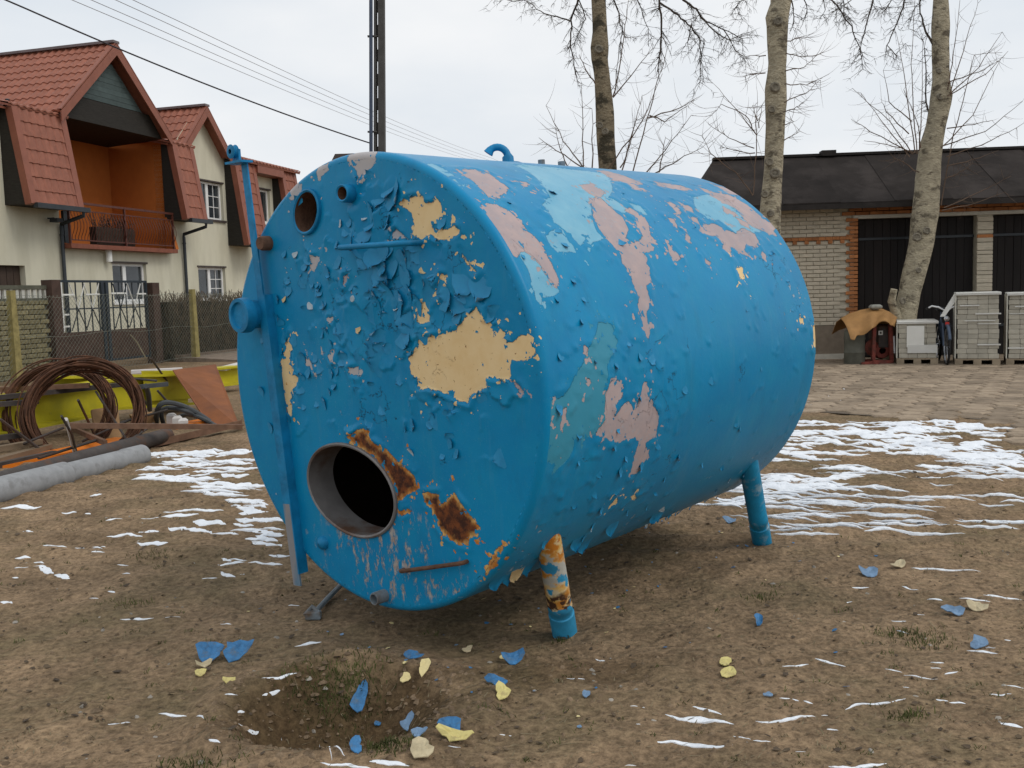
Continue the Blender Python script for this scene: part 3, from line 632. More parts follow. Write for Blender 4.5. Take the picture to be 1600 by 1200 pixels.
xs = axis((-900, -100, 80), (-100, -30, 7), (-30, -10, 1.), (-10, -4, .10), (-4, 4.2, .022), (4.2, 9, .08), (9, 30, 1.), (30, 100, 7), (100, 900, 80))
ys = axis((-300, -20, 28), (-20, 0, 2), (0, 2.2, .2), (2.2, 6.8, .021), (6.8, 10, .045), (10, 13.5, .11), (13.5, 40, 1.3), (40, 120, 8), (120, 1000, 80))
X_, Y_ = np.meshgrid(xs, ys, indexing='ij'); Zg = gz(X_, Y_)
idx = np.arange(X_.size).reshape(X_.shape); q = np.stack([idx[:-1, :-1], idx[1:, :-1], idx[1:, 1:], idx[:-1, 1:]], -1).reshape(-1, 4)
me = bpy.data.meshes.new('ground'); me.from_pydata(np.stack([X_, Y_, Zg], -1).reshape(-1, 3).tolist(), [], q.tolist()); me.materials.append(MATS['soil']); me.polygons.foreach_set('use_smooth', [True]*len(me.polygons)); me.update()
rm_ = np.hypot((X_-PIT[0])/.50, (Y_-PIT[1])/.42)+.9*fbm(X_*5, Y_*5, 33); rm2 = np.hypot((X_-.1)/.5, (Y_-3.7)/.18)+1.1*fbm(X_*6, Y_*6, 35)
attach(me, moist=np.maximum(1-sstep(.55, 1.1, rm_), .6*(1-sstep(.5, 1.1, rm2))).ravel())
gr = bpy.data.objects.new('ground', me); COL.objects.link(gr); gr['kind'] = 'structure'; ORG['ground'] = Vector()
# ---------------------------------------------------------------- snow
mat('snow', (.84, .87, .91), .06, 9, .7, .6, 60, c2=(.66, .69, .74), thr=.62, spec=.2, soft=.2)
sb = B(); sr_ = random.Random(21)
def mpp(p): return (p-EYEV).dot(FWD)/FPX                       # metres per pixel at a place
def streak(x0, y0, x1, y1, th, raise_=.012):
    a = on_ground(x0, y0); b_ = on_ground(x1, y1); d = b_-a; d.z = 0; l = d.length
    if l < .02: return
    raise_ *= min(1., l/.28)
    d.normalize(); nrm = Vector((-d.y, d.x, 0)); 
    if nrm.y < 0: nrm = -nrm
    dist = (a+b_).length/2
    wd = max(th*mpp((a+b_)/2)*dist/EYE*.46, .005)*.5
    n = max(12, min(90, int(l/.013))); s1, s2 = sr_.random()*90, sr_.random()*90; vs = []; fs = []
    for i in range(n+1):
        k = i/n; pr = min(1, (math.sin(math.pi*k)+.005)**.8)
        cx = a+d*(l*k)+nrm*(float(fbm(k*l*3.2, s1, 2))*wd*3.6+float(fbm(k*l*14, s2, 4))*wd*2.2)
        wf = wd*pr*(.10+1.1*float(vnoise(k*l*6+s1, s2))+.6*float(vnoise(k*l*26+s1, s2+9)))
        wb = wd*pr*(.10+1.1*float(vnoise(k*l*7+s2, s1))+.6*float(vnoise(k*l*30+s2, s1+9)))
        for off, h in ((-wf, -.012), (-wf*.72, raise_*.75*pr), (wb*.1, raise_*1.2*pr), (wb*.7, raise_*.8*pr), (wb, -.012)):
            p = cx+nrm*off; vs.append((p.x, p.y, g1(p.x, p.y)+h))
    for i in range(n):
        for j in range(4): fs.append((i*5+j, i*5+5+j, i*5+6+j, i*5+j+1))
    sb.add(vs, fs)
TR_ = '''1040,1115,1150,1130,16 1080,1105,1130,1118,8 1180,1127,1275,1120,13 1022,1160,1145,1162,15 1145,1150,1172,1156,7 1176,1158,1205,1160,6 1285,1198,1390,1196,12
1318,1108,1360,1100,7 1345,1098,1415,1092,8 1222,1041,1264,1038,5 1272,1029,1322,1042,6 1382,1045,1410,1050,4 1412,1055,1468,1062,6 1475,1054,1498,1050,4 1570,1070,1600,1075,8 1545,1085,1580,1083,5
1400,1073,1425,1075,4 1460,1092,1482,1095,4 1480,1097,1510,1100,6 1560,1128,1600,1138,10 1510,1016,1560,1022,5 1330,918,1358,919,4 1535,928,1600,938,6 1498,935,1548,940,5 1448,937,1480,938,4 1424,889,1532,892,5
1405,915,1435,922,3 1130,780,1180,788,4 1255,1095,1270,1100,4 1290,1140,1310,1142,5 1235,1092,1248,1096,4 930,1030,945,1033,4 1000,1104,1008,1106,4 1318,940,1332,940,3 1430,960,1445,961,3
190,966,240,966,8 255,965,282,964,3 440,1152,540,1185,9 500,1162,520,1190,6 370,1128,402,1138,8 248,1115,295,1118,6 305,1120,318,1124,4 368,1113,382,1112,4 408,1060,465,1053,5 460,1010,502,1002,5 410,1088,440,1080,4 350,1085,372,1086,3
325,1155,345,1160,6 165,1132,205,1130,4 500,1192,580,1198,8 575,1192,640,1197,14 0,940,18,944,6 22,888,45,886,4 50,885,80,898,9 85,898,110,904,7 22,873,48,872,4 65,854,105,855,5 115,856,130,857,5 142,855,164,855,5 142,863,164,863,4
0,795,65,792,5 95,802,120,800,4 168,924,182,926,5 165,840,225,838,7 210,850,258,853,8 165,813,190,812,5 220,810,250,808,5 250,808,310,806,6 262,825,335,833,12 300,815,350,822,10 330,833,375,834,6 215,832,250,828,5 255,800,350,798,6
340,883,385,878,7 345,893,372,900,7 385,880,440,884,7 315,905,340,904,5 350,875,385,876,5 140,775,160,770,4 350,740,372,742,5 345,873,360,878,6 375,792,420,800,10 390,812,440,815,14 385,830,440,835,10 400,846,445,852,12 420,865,455,866,8 370,805,410,802,9
885,1060,915,1062,3 700,1165,720,1167,4 1165,1160,1180,1163,4 780,1148,800,1150,4 760,1158,772,1160,4 1400,985,1420,990,3 1240,962,1250,964,4 1345,1012,1352,1014,3'''
for s in TR_.split(): streak(*[float(q) for q in s.split(',')], raise_=.006)
def inpoly(x, y, P):
    r = False
    for i in range(len(P)):
        a, b_ = P[i-1], P[i]
        if (a[1] > y) != (b_[1] > y) and x < (b_[0]-a[0])*(y-a[1])/(b_[1]-a[1])+a[0]: r = not r
    return r
def scatter(poly, n, ln, th, slope, rz=.012):
    P = pp(poly); x0, x1 = min(p[0] for p in P), max(p[0] for p in P); y0, y1 = min(p[1] for p in P), max(p[1] for p in P); k = 0
    while k < n:
        x, y = sr_.uniform(x0, x1), sr_.uniform(y0, y1)
        if not inpoly(x, y, P): continue
        l = sr_.uniform(*ln); s = slope+sr_.uniform(-.03, .05); streak(x-l/2, y-s*l/2, x+l/2, y+s*l/2, sr_.uniform(*th), rz); k += 1
scatter('1390,657 1490,655 1545,662 1600,700 1600,728 1540,726 1470,710 1400,695 1330,672', 70, (35, 130), (3.5, 8), .06)
scatter('1225,665 1330,654 1420,660 1480,700 1420,715 1330,712 1200,735 1190,715', 64, (30, 130), (2.5, 6), .03)
scatter('1090,792 1180,740 1290,728 1420,722 1600,735 1600,752 1450,748 1330,748 1200,782', 34, (35, 130), (3, 6), .02)
scatter('1080,795 1170,758 1330,752 1420,772 1300,795 1150,800', 18, (40, 130), (3, 8), .03)
scatter('1200,790 1600,770 1600,830 1300,838 1210,822', 14, (50, 170), (2, 4.5), .05)
scatter('1190,735 1600,735 1600,845 1210,835', 38, (40, 160), (1.5, 3.6), .03)
scatter('1480,690 1600,700 1600,745 1500,735', 16, (30, 100), (2, 6), .08)
scatter('1250,600 1330,604 1385,608 1380,618 1300,634 1255,640', 9, (25, 70), (2, 4.5), 0)
scatter('1230,745 1290,740 1300,762 1215,780', 8, (50, 110), (4, 8), .02)
scatter('240,708 330,690 380,682 390,770 330,772 250,750', 44, (22, 95), (2, 5), -.02)
scatter('180,742 300,715 345,755 200,755', 16, (20, 60), (2, 5), -.02)
scatter('380,775 440,800 450,840 400,850 370,812', 14, (25, 60), (5, 10), .05)
scatter('280,762 390,752 400,775 300,780', 7, (25, 75), (3, 6), 0)
scatter('0,800 360,760 460,900 480,1000 0,1000', 12, (7, 24), (1.5, 3.5), 0)
scatter('950,1000 1600,900 1600,1200 950,1200', 14, (6, 26), (1.5, 3.5), .03)
setting('snow', sb, 'snow', True, 'stuff')
# ---------------------------------------------------------------- straw, clods and grass
mat('straw', (.20, .165, .10), .35, 3, .9, 0, rnd=0); mat('clod', (.205, .147, .095), .45, 30, .95, .5, c2=(.14, .10, .065), thr=.55, spec=.1); mat('moss', (.070, .080, .022), .5, 9, .9, 0)
mat('pebble', (.30, .27, .23), .4, 6, .85, .3)
st = B(); cl = B(); ms = B(); pb = B(); gq = random.Random(8)
nprs = np.random.RandomState(77)
def ground_rand(y0=2.4, y1=9.5):
    y = y0*(y1/y0)**gq.random(); x = gq.uniform(-.60, .60)*y*1.05; return x, y
for i in range(6000):
    x, y = ground_rand(); a = gq.gauss(0, .9); l = gq.uniform(.008, .035)*(1 if i % 40 else 2.4); wd = gq.uniform(.0010, .0022)
    dx, dy = math.cos(a)*l, math.sin(a)*l*.7; z0 = g1(x, y)+.003; z1 = g1(x+dx, y+dy)+gq.uniform(.002, .016)
    nx_, ny_ = -math.sin(a)*wd, math.cos(a)*wd
    st.add([(x-nx_, y-ny_, z0), (x+nx_, y+ny_, z0), (x+dx+nx_*.4, y+dy+ny_*.4, z1), (x+dx-nx_*.4, y+dy-ny_*.4, z1)], [(0, 1, 2, 3)])
OCT = [(1, 0, 0), (.6, .8, 0), (-.5, .85, 0), (-1, 0, 0), (-.55, -.8, 0), (.5, -.85, 0), (.5, .1, .7), (-.4, .35, .75), (-.1, -.5, .7)]
OF = [(0, 1, 6), (1, 2, 7), (1, 7, 6), (2, 3, 7), (3, 4, 8), (3, 8, 7), (4, 5, 8), (5, 0, 6), (5, 6, 8), (6, 7, 8)]
def lump(bld, x, y, s, sink=.2):
    a = gq.random()*6.3; ca, sa = math.cos(a), math.sin(a); z = g1(x, y); kx, ky, kz = s*gq.uniform(.7, 1.3), s*gq.uniform(.6, 1.1), s*gq.uniform(.5, 1)
    bld.add([(x+(p[0]*ca*kx-p[1]*sa*ky)*gq.uniform(.8, 1.2), y+(p[0]*sa*kx+p[1]*ca*ky)*gq.uniform(.8, 1.2), z+(p[2]*gq.uniform(.7, 1.3)-sink)*kz) for p in OCT], OF)
for i in range(5000):
    x, y = ground_rand(2.4, 8.5); lump(cl, x, y, min(.026, .003+abs(gq.gauss(0, .006))))
for i in range(170):
    x, y = ground_rand(2.5, 9); lump(pb, x, y, gq.uniform(.006, .016))
for i in range(420):                       # crumbled rim of the pit
    a = gq.random()*6.3; r = gq.gauss(1, .25); lump(cl, PIT[0]+math.cos(a)*.42*r, PIT[1]+math.sin(a)*.36*r, gq.uniform(.004, .017))
def tuft(bld, x, y, n, h, sp, lean=.6):
    for i in range(n):
        px, py = x+gq.gauss(0, sp), y+gq.gauss(0, sp*.6); z = g1(px, py)-.003; a = gq.random()*6.3; hh_ = h*gq.uniform(.4, 1.2); dx, dy = math.cos(a)*hh_*lean, math.sin(a)*hh_*lean; wd = gq.uniform(.001, .0022)
        bld.add([(px-wd, py, z), (px+wd, py, z), (px+dx*.5+wd*.7, py+dy*.5, z+hh_*.7), (px+dx*.5-wd*.7, py+dy*.5, z+hh_*.7), (px+dx, py+dy, z+hh_*.75)], [(0, 1, 2, 3), (3, 2, 4)])
for px, py, n_, sp in ((540, 1078, 420, .09), (500, 1090, 240, .07), (560, 1065, 160, .05), (610, 1165, 200, .05), (1410, 990, 120, .05), (1450, 1005, 120, .07), (1190, 935, 60, .04), (205, 945, 60, .05), (640, 880, 60, .06), (300, 1200, 150, .07), (1420, 1120, 90, .04), (240, 870, 70, .08), (880, 1000, 40, .03)):
    p = on_ground(px, py); tuft(ms, p.x, p.y, n_, .03, sp)
for i in range(420):
    x, y = ground_rand(2.5, 9); tuft(ms if i % 3 else st, x, y, 7, .022, .015, 1.)
mat('chip_blue', (.05, .18, .37), .35, 30, .6, .2, c2=(.12, .16, .20), thr=.60); mat('chip_grey', (.17, .27, .40), .25, 25, .7, .1); mat('chip_yellow', (.64, .55, .22), .2, 20, .8, .1, c2=(.40, .32, .15), thr=.62); mat('chip_beige', (.50, .42, .27), .25, 22, .85, .2)
mat('chip_cream', (.72, .60, .30), .15, 20, .8, .1)
lf_ = B(); cr2 = {m: B() for m in ('chip_blue', 'chip_cream', 'chip_grey')}
def scrap(bld, x, y, s):
    a = gq.random()*6.3; t1, t2 = gq.uniform(-.4, .4), gq.uniform(-.4, .4); z = g1(x, y)+.004+s*.3; P = []
    for k in range(5): q = a+k*1.257; r = s*gq.uniform(.5, 1.2); P.append((x+r*math.cos(q), y+r*math.sin(q)*.8, z+r*math.cos(q)*t1+r*math.sin(q)*t2))
    bld.add(P+[(p[0], p[1], p[2]-.0015) for p in P], [(0, 1, 2, 3, 4), (9, 8, 7, 6, 5)]+[(k, (k+1) % 5, 5+(k+1) % 5, 5+k) for k in range(5)])
for i in range(1500): x, y = ground_rand(2.4, 9); scrap(lf_, x, y, min(.02, .004+abs(gq.gauss(0, .006))))
for m_, n_ in (('chip_blue', 45), ('chip_cream', 30), ('chip_grey', 40)):
    for i in range(n_): t_ = gq.uniform(-.25, 2.5); l_ = gq.gauss(.2, .6); x = TC.x+TN.x*t_+TLAT.x*l_; y = TC.y+TN.y*t_+TLAT.y*l_; scrap(cr2[m_], x, y, gq.uniform(.004, .013))
mat('leaf_litter', (.075, .055, .038), .4, 9, .9, 0, c2=(.14, .10, .06), thr=.55); setting('leaf_litter', lf_, 'leaf_litter', kind='stuff')
for m_, b_ in cr2.items(): setting('paint_crumbs', b_, m_, kind='stuff')
setting('straw', st, 'straw', kind='stuff'); setting('dirt_clods', cl, 'clod', True, 'stuff'); setting('grass', ms, 'moss', kind='stuff'); setting('pebbles', pb, 'pebble', True, 'stuff')
# ---------------------------------------------------------------- yard paving: hexagonal slabs
mat('paver', (.30, .235, .17), .22, 7, .9, .4, 50, rnd=.24, c2=(.20, .155, .11), thr=.58, spec=.15); mat('paving_bed', (.12, .095, .07), .3, 6, .95, .3)
HR = .185; hexm = B()
for (k, r, z) in ((0, HR-.006, -.05), (1, HR-.012, -.004), (2, HR-.026, .008)): hexm.v += [Vector((r*math.cos(math.pi/3*i+math.pi/6), r*math.sin(math.pi/3*i+math.pi/6), z)) for i in range(6)]
hexm.f = [(k*6+i, k*6+(i+1) % 6, k*6+6+(i+1) % 6, k*6+6+i) for k in range(2) for i in range(6)]+[tuple(range(12, 18))]
hm = hexm.mesh('paver', 'paver')
PB_ = [on_ground(*p) for p in pp('1230,640 1290,645 1420,652 1500,652 1545,656 1575,676 1600,692')]
far_y = 18.6
edge_ = [(2.0, PB_[0].y+.5)]+[(p.x, p.y) for p in PB_]+[(12, 9.5), (13, far_y), (2.0, far_y)]
bedb = B().prism([(x, y, .052) for x, y in edge_], (0, 0, .004)); BED = setting('paving', bedb, 'paving_bed')
its = []; pr_ = random.Random(4); dx_, dy_ = HR*math.sqrt(3), HR*1.5
for j in range(int(12/dy_)):
    for i in range(int(12/dx_)):
        x = 2.1+i*dx_+(j % 2)*dx_/2; y = 8.3+j*dy_
        if inpoly(x, y, edge_) and abs((x/y)) < .57 and not (x/y < .27):
            M = Matrix.Translation((x, y, .062+pr_.uniform(-.004, .005))) @ Matrix.Rotation(pr_.uniform(-.016, .016), 4, 'X') @ Matrix.Rotation(pr_.uniform(-.016, .016), 4, 'Y')
            its.append((hm, M))
print('pavers', len(its)); pieces('paver', BED, its)
# ---------------------------------------------------------------- paint chips fallen on the ground
def chip(px, py, wpx, hpx, m, label, seed, curl=.25, tilt=.25, rot=0., name='paint_chip', lift=.006):
    r = random.Random(seed); p = on_ground(px, py); s = mpp(p); W2 = wpx*s*.43; D2 = max(hpx*s*p.y/EYE*.55/2, W2*.35)
    b = B(); n = 13; rad = [1+.22*math.sin(2*math.pi*i/n*2+seed)+.13*math.sin(2*math.pi*i/n*3+seed*2.3)+r.uniform(-.14, .08) for i in range(n)]; ca, sa = math.cos(rot), math.sin(rot); top = []
    ax = r.random()*3.14
    for ring in (0, .5, 1):
        for i in range(n if ring else 1):
            a = 2*math.pi*i/n; x, y = math.cos(a)*ring*rad[i], math.sin(a)*ring*rad[i]
            q = x*math.cos(ax)+y*math.sin(ax); z = curl*q*q*W2+tilt*(y)*W2+r.uniform(-.09, .09)*W2
            X2, Y2 = x*W2, y*D2; top.append((p.x+X2*ca-Y2*sa, p.y+X2*sa+Y2*ca, z))
    zm = min(t_[2] for t_ in top); base = g1(p.x, p.y)+lift; top = [(x, y, base+z-zm) for x, y, z in top]
    bot = [(x, y, z-.0035) for x, y, z in top]; k = len(top); f1 = []
    for i in range(n):
        j = (i+1) % n; f1 += [(0, 1+i, 1+j), (1+i, n+1+i, n+1+j, 1+j)]
    b.add(top+bot, f1+[tuple(x+k for x in f[::-1]) for f in f1]+[(n+1+i, n+1+(i+1) % n, k+n+1+(i+1) % n, k+n+1+i) for i in range(n)])
    return solo(name, b, m, label, 'paint chip', 'paint chips fallen round the tank')
CH = [(330, 1030, 62, 22, 'chip_blue', 'big crumpled blue paint flake lying left of the pit, its left half', .5, .3), (372, 1030, 56, 16, 'chip_blue', 'pointed blue paint flake overlapping the right side of the crumpled one', .3, .4),
 (320, 1042, 26, 12, 'chip_beige', 'pale beige curled chip on the front edge of the crumpled blue flake', .5, .2), (314, 1055, 17, 13, 'chip_yellow', 'small yellow chip just in front of the crumpled blue flake', .2, .5),
 (357, 1066, 22, 9, 'chip_yellow', 'narrow yellow and blue chip alone in front of the crumpled flake', .3, .3), (646, 1029, 34, 9, 'chip_blue', 'flat blue flake behind the pit, farthest of the chips under the manhole', .2, .3),
 (664, 1052, 24, 20, 'chip_cream', 'bent cream chip shaped like a hook at the rim of the pit', .4, .6), (634, 1064, 22, 11, 'chip_cream', 'small cream chip left of the hook shaped one', .3, .4),
 (731, 1019, 18, 8, 'chip_beige', 'little beige chip on bare sand below the tank bottom', .2, .3), (802, 1036, 38, 15, 'chip_blue', 'blue flake with raised edge left of the rusty front leg', .4, .5), (786, 1030, 12, 7, 'chip_cream', 'tiny cream chip touching the blue flake left of the rusty leg', .2, .3),
 (777, 1071, 42, 11, 'chip_blue', 'blue flake lying just behind the large yellow one', .2, .3), (786, 1089, 32, 22, 'chip_yellow', 'large bright yellow flake in front of a blue one right of the pit', .15, .4),
 (562, 1106, 34, 26, 'chip_blue', 'blue triangular flake standing tilted inside the pit', .2, .9), (636, 1138, 26, 20, 'chip_grey', 'grey blue broken flake at the near edge of the pit', .6, .6), (655, 1150, 26, 18, 'chip_grey', 'grey blue flake beside the broken one at the pit edge', .5, .4),
 (704, 1144, 40, 18, 'chip_blue', 'blue half of the folded flake at the bottom centre', .2, .6), (712, 1157, 66, 18, 'chip_yellow', 'long pale yellow flake in front of the folded blue one', .25, .2), (659, 1178, 50, 34, 'chip_beige', 'large dirty beige flake nearest the camera at the bottom', .2, .3),
 (556, 1172, 26, 24, 'chip_blue', 'squarish blue flake by a strip of snow below the pit', .1, .5), (1133, 1038, 26, 12, 'chip_yellow', 'yellow flake on open ground, the farther of a pair', .2, .3), (1139, 1056, 26, 18, 'chip_yellow', 'rounded yellow flake on open ground, the nearer of a pair', .2, .4),
 (1358, 899, 30, 18, 'chip_grey', 'light blue flake on the ground right of the rear leg', .3, .4), (1488, 960, 34, 16, 'chip_grey', 'light blue curved flake beside a beige one near the right edge', .5, .3), (1526, 954, 38, 12, 'chip_beige', 'beige flake behind the curved light blue one near the right edge', .3, .3),
 (1186, 975, 18, 13, 'chip_blue', 'small dark blue bent chip between the legs and the right edge', .6, .6), (1530, 1012, 36, 12, 'chip_grey', 'blue flake resting on a strip of snow at right', .2, .4), (1404, 887, 30, 9, 'chip_beige', 'beige splinter at the end of a thin snow strip', .2, .2),
 (916, 1088, 12, 13, 'chip_grey', 'tiny blue chip in front of the rusty leg', .2, .5), (590, 1133, 11, 8, 'chip_blue', 'tiny blue chip on the floor of the pit', .2, .4), (1200, 1089, 18, 6, 'chip_grey', 'small flat blue grey chip near the snow at bottom right', .2, .2),
 (1140, 817, 26, 6, 'chip_grey', 'pale chip on the snow line left of the rear leg', .2, .2)]
for i, (px, py, w2, h2, m, lab, cu, ti) in enumerate(CH): chip(px, py, w2, h2, m, lab, 300+i, cu, ti, rng.uniform(-.3, .3))
# a rod with a clamp on its end, on the sand under the tank
a = on_ground(534, 922); b_ = on_ground(490, 968); b = B().tube([a+Vector((0, 0, .03)), (a+b_)/2+Vector((0, 0, .03)), b_+Vector((0, 0, .025))], .013, 8)
b.box(b_+Vector((0, 0, .02)), .07, .035, .04, bev=.006); b.tube([b_+Vector((-.04, .0, .02)), b_+Vector((-.01, .03, .05)), b_+Vector((.03, .0, .03))], .012, 6)
solo('metal_rod', b, 'old_steel', 'grey steel rod with a clamp on its end lying under the tank', 'rod')
# ---------------------------------------------------------------- row houses
mat('render_white', (.64, .61, .48), .06, 3, .9, .15, 60, spec=.2, c2=(.53, .50, .38), thr=.60, soft=.3, stretch=(1, 1, .25)); mat('roof_tile', (.29, .106, .066), .16, 5, .55, .15, rnd=.07); mat('roof_trim', (.26, .092, .057), .12, 4, .5, .1); mat('ridge_grey', (.16, .13, .13), .2, 4, .5, .1)
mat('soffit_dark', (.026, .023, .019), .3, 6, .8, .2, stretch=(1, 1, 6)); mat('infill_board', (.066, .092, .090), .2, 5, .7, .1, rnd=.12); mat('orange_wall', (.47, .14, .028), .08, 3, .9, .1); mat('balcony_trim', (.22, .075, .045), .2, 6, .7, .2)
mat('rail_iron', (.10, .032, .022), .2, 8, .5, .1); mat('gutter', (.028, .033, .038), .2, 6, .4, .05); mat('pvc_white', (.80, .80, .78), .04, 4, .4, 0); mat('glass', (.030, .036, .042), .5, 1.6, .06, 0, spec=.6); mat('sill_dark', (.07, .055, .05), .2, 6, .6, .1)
mat('brown_door', (.055, .036, .026), .25, 6, .7, .2, stretch=(1, 1, .2)); mat('plinth', (.16, .12, .09), .25, 6, .9, .3); mat('lamp_white', (.78, .78, .74), .04, 4, .5, 0); mat('planter', (.045, .030, .022), .3, 9, .9, .3); mat('curtain', (.45, .44, .42), .3, 3, .9, 0)
FA = math.radians(16); FU = Vector((math.sin(FA), math.cos(FA), 0)); FO = Vector((math.cos(FA), -math.sin(FA), 0)); F0 = Vector((-11.2, 28, 0)); ZU = Vector((0, 0, 1))
def F(s, o, z): return F0+FU*s+FO*o+ZU*z
def fbox(b, s0, s1, o0, o1, z0, z1, bev=0): return b.box(F((s0+s1)/2, (o0+o1)/2, (z0+z1)/2), abs(s1-s0), abs(o1-o0), abs(z1-z0), FU, FO, ZU, bev)
def wallpanel(b, s0, s1, z0, z1, holes, o=0., dep=.3):
    S = sorted({s0, s1, *[h[0] for h in holes], *[h[1] for h in holes]}); Zs = sorted({z0, z1, *[h[2] for h in holes], *[h[3] for h in holes]})
    for i in range(len(S)-1):
        for j in range(len(Zs)-1):
            cs, cz = (S[i]+S[i+1])/2, (Zs[j]+Zs[j+1])/2
            if any(h[0] < cs < h[1] and h[2] < cz < h[3] for h in holes): continue
            b.add([F(S[i], o, Zs[j]), F(S[i+1], o, Zs[j]), F(S[i+1], o, Zs[j+1]), F(S[i], o, Zs[j+1])], [(0, 1, 2, 3)])
    for a, c, z, y in holes:
        for p, q in [e_ for e_ in (((a, z), (c, z)), ((c, z), (c, y)), ((c, y), (a, y)), ((a, y), (a, z))) if not (e_[0][1] == e_[1][1] >= z1-1e-6)]:
            b.add([F(p[0], o, p[1]), F(q[0], o, q[1]), F(q[0], o-dep, q[1]), F(p[0], o-dep, p[1])], [(0, 1, 2, 3)])
    return b
TW, TLn = .23, .36
tb = B(); NS = 8
for j, (yy, zz) in enumerate(((-.012, -.012), (0, .030), (TLn, .004))):
    for i in range(NS+1): tb.v.append(Vector((TW*i/NS, yy, zz+.020*math.sin(2*math.pi*i/NS))))
tb.f = [(j*(NS+1)+i, j*(NS+1)+i+1, (j+1)*(NS+1)+i+1, (j+1)*(NS+1)+i) for j in range(2) for i in range(NS)]
TILE = tb.mesh('roof_tile', 'roof_tile')
def tile_items(p0, X, Y, width, length):      # p0: lower corner; X along the eave, Y up the slope
    X = X.normalized(); Y = Y.normalized(); N = X.cross(Y)
    if N.z < 0: p0 = p0+X*width; X = -X; N = X.cross(Y)
    nw, nl = max(1, round(width/TW)), max(1, round(length/TLn)); kx, ky = width/nw/TW, length/nl/TLn
    return [(TILE, frame(p0+X*(i*TW*kx)+Y*(j*TLn*ky)+N*.012, X*kx, Y*ky, N)) for j in range(nl) for i in range(nw)]
def sheet(b, p, X, Y, th=.05):
    N = X.cross(Y).normalized()
    if N.z < 0: N = -N
    return b.hexa([p-N*th, p+X-N*th, p+X+Y-N*th, p+Y-N*th, p, p+X, p+X+Y, p+Y])
def window(par, s0, s1, z0, z1, mull=(.45,), o=0., sill=True, bars=False, sill_m='pvc_white'):
    b = B(); t = .075; oo, oi = o-.10, o-.16
    for a in ((s0, s1, z0, z0+t), (s0, s1, z1-t, z1), (s0, s0+t, z0+t, z1-t), (s1-t, s1, z0+t, z1-t)): fbox(b, a[0], a[1], oo, oi, a[2], a[3])
    for k in mull: c = s0+(s1-s0)*k; fbox(b, c-.07, c+.07, oo, oi+.002, z0+t, z1-t)
    fr = part('window', b, 'pvc_white', par)
    ed = [s0+t]+[s0+(s1-s0)*k for k in mull]+[s1-t]
    for i in range(len(ed)-1):
        a = ed[i]+(.07 if i else 0); c = ed[i+1]-(.07 if i < len(ed)-2 else 0)
        part('pane', fbox(B(), a, c, oo-.04, oi+.005, z0+t, z1-t), 'glass', fr)
        if bars and i:
            bb_ = B()
            for k in (.33, .66): fbox(bb_, a, c, oo-.02, oo-.035, z0+t+(z1-z0-2*t)*k-.012, z0+t+(z1-z0-2*t)*k+.012)
            c2_ = (a+c)/2; fbox(bb_, c2_-.012, c2_+.012, oo-.018, oo-.037, z0+t, z1-t); part('glazing_bar', bb_, 'pvc_white', fr)
    if sill: part('sill', fbox(B(), s0-.07, s1+.07, o-.1, o+.06, z0-.07, z0), sill_m, fr)
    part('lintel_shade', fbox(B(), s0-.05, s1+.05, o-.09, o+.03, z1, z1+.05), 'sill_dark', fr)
    return fr
def gable(par, s_c, hw, z_e, z_a, o_f, depth, items, th=.22):
    eL, ap, eR = F(s_c-hw, o_f, z_e), F(s_c, o_f, z_a), F(s_c+hw, o_f, z_e); back = -FO*depth
    b = B(); sheet(b, eL, ap-eL, back); RS = part('roof_slope', b, 'roof_trim', par)
    b = B(); sheet(b, eR, ap-eR, back); part('roof_slope', b, 'roof_tile', par)
    items += tile_items(eL+back, -back, ap-eL, depth, (ap-eL).length)
    nL = (ap-eL).normalized(); nR = (ap-eR).normalized(); dn = -ZU*.30
    for e_, n_ in ((eL, nL), (eR, nR)):
        b = B().prism([e_+FO*.002, ap+FO*.002, ap+FO*.002+dn, e_+FO*.002+dn*.9], FO*.035); part('bargeboard', b, 'roof_trim', par)
        b = B().bar(e_+ZU*.045-FO*.03, ap+ZU*.045-FO*.03, .13, .03); part('verge_trim', b, 'roof_trim', par)
    b = B().bar(ap+FO*.04+ZU*.05, ap+back+ZU*.05, .26, .07); part('ridge_cap', b, 'ridge_grey', par)
    return nL, nR
def mansard(par, s0, s1, z0, o0, z1, o1, items, left_side=True, gut=True):
    pL, pR = F(s0, o0, z0), F(s1, o0, z0); up_ = F(s0, o1, z1)-pL
    b = B().hexa([F(s0+.02, 0, z0), F(s1-.02, 0, z0), F(s1-.02, o0-.03, z0), F(s0+.02, o0-.03, z0), F(s0+.02, 0, z1), F(s1-.02, 0, z1), F(s1-.02, o1-.03, z1), F(s0+.02, o1-.03, z1)])
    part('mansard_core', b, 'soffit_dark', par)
    N = FU.cross(up_).normalized()
    if N.dot(FO) < 0: N = -N
    W_ = s1-s0; m = .20
    items += tile_items(pL+FU*m+N*.01, FU, up_, W_-2*m, up_.length)
    for s in (s0, s1-m):
        p = F(s, o0, z0); b = B().hexa([p-N*.14, p+FU*m-N*.14, p+FU*m+up_-N*.14, p+up_-N*.14, p+N*.055, p+FU*m+N*.055, p+FU*m+up_+N*.055, p+up_+N*.055]); part('verge_board', b, 'roof_trim', par)
    b = B()
    fbox(b, s0+.1, s1+.12, o0+.02, o0+.15, z0-.09, z0+.03); part('gutter', b, 'gutter', par)
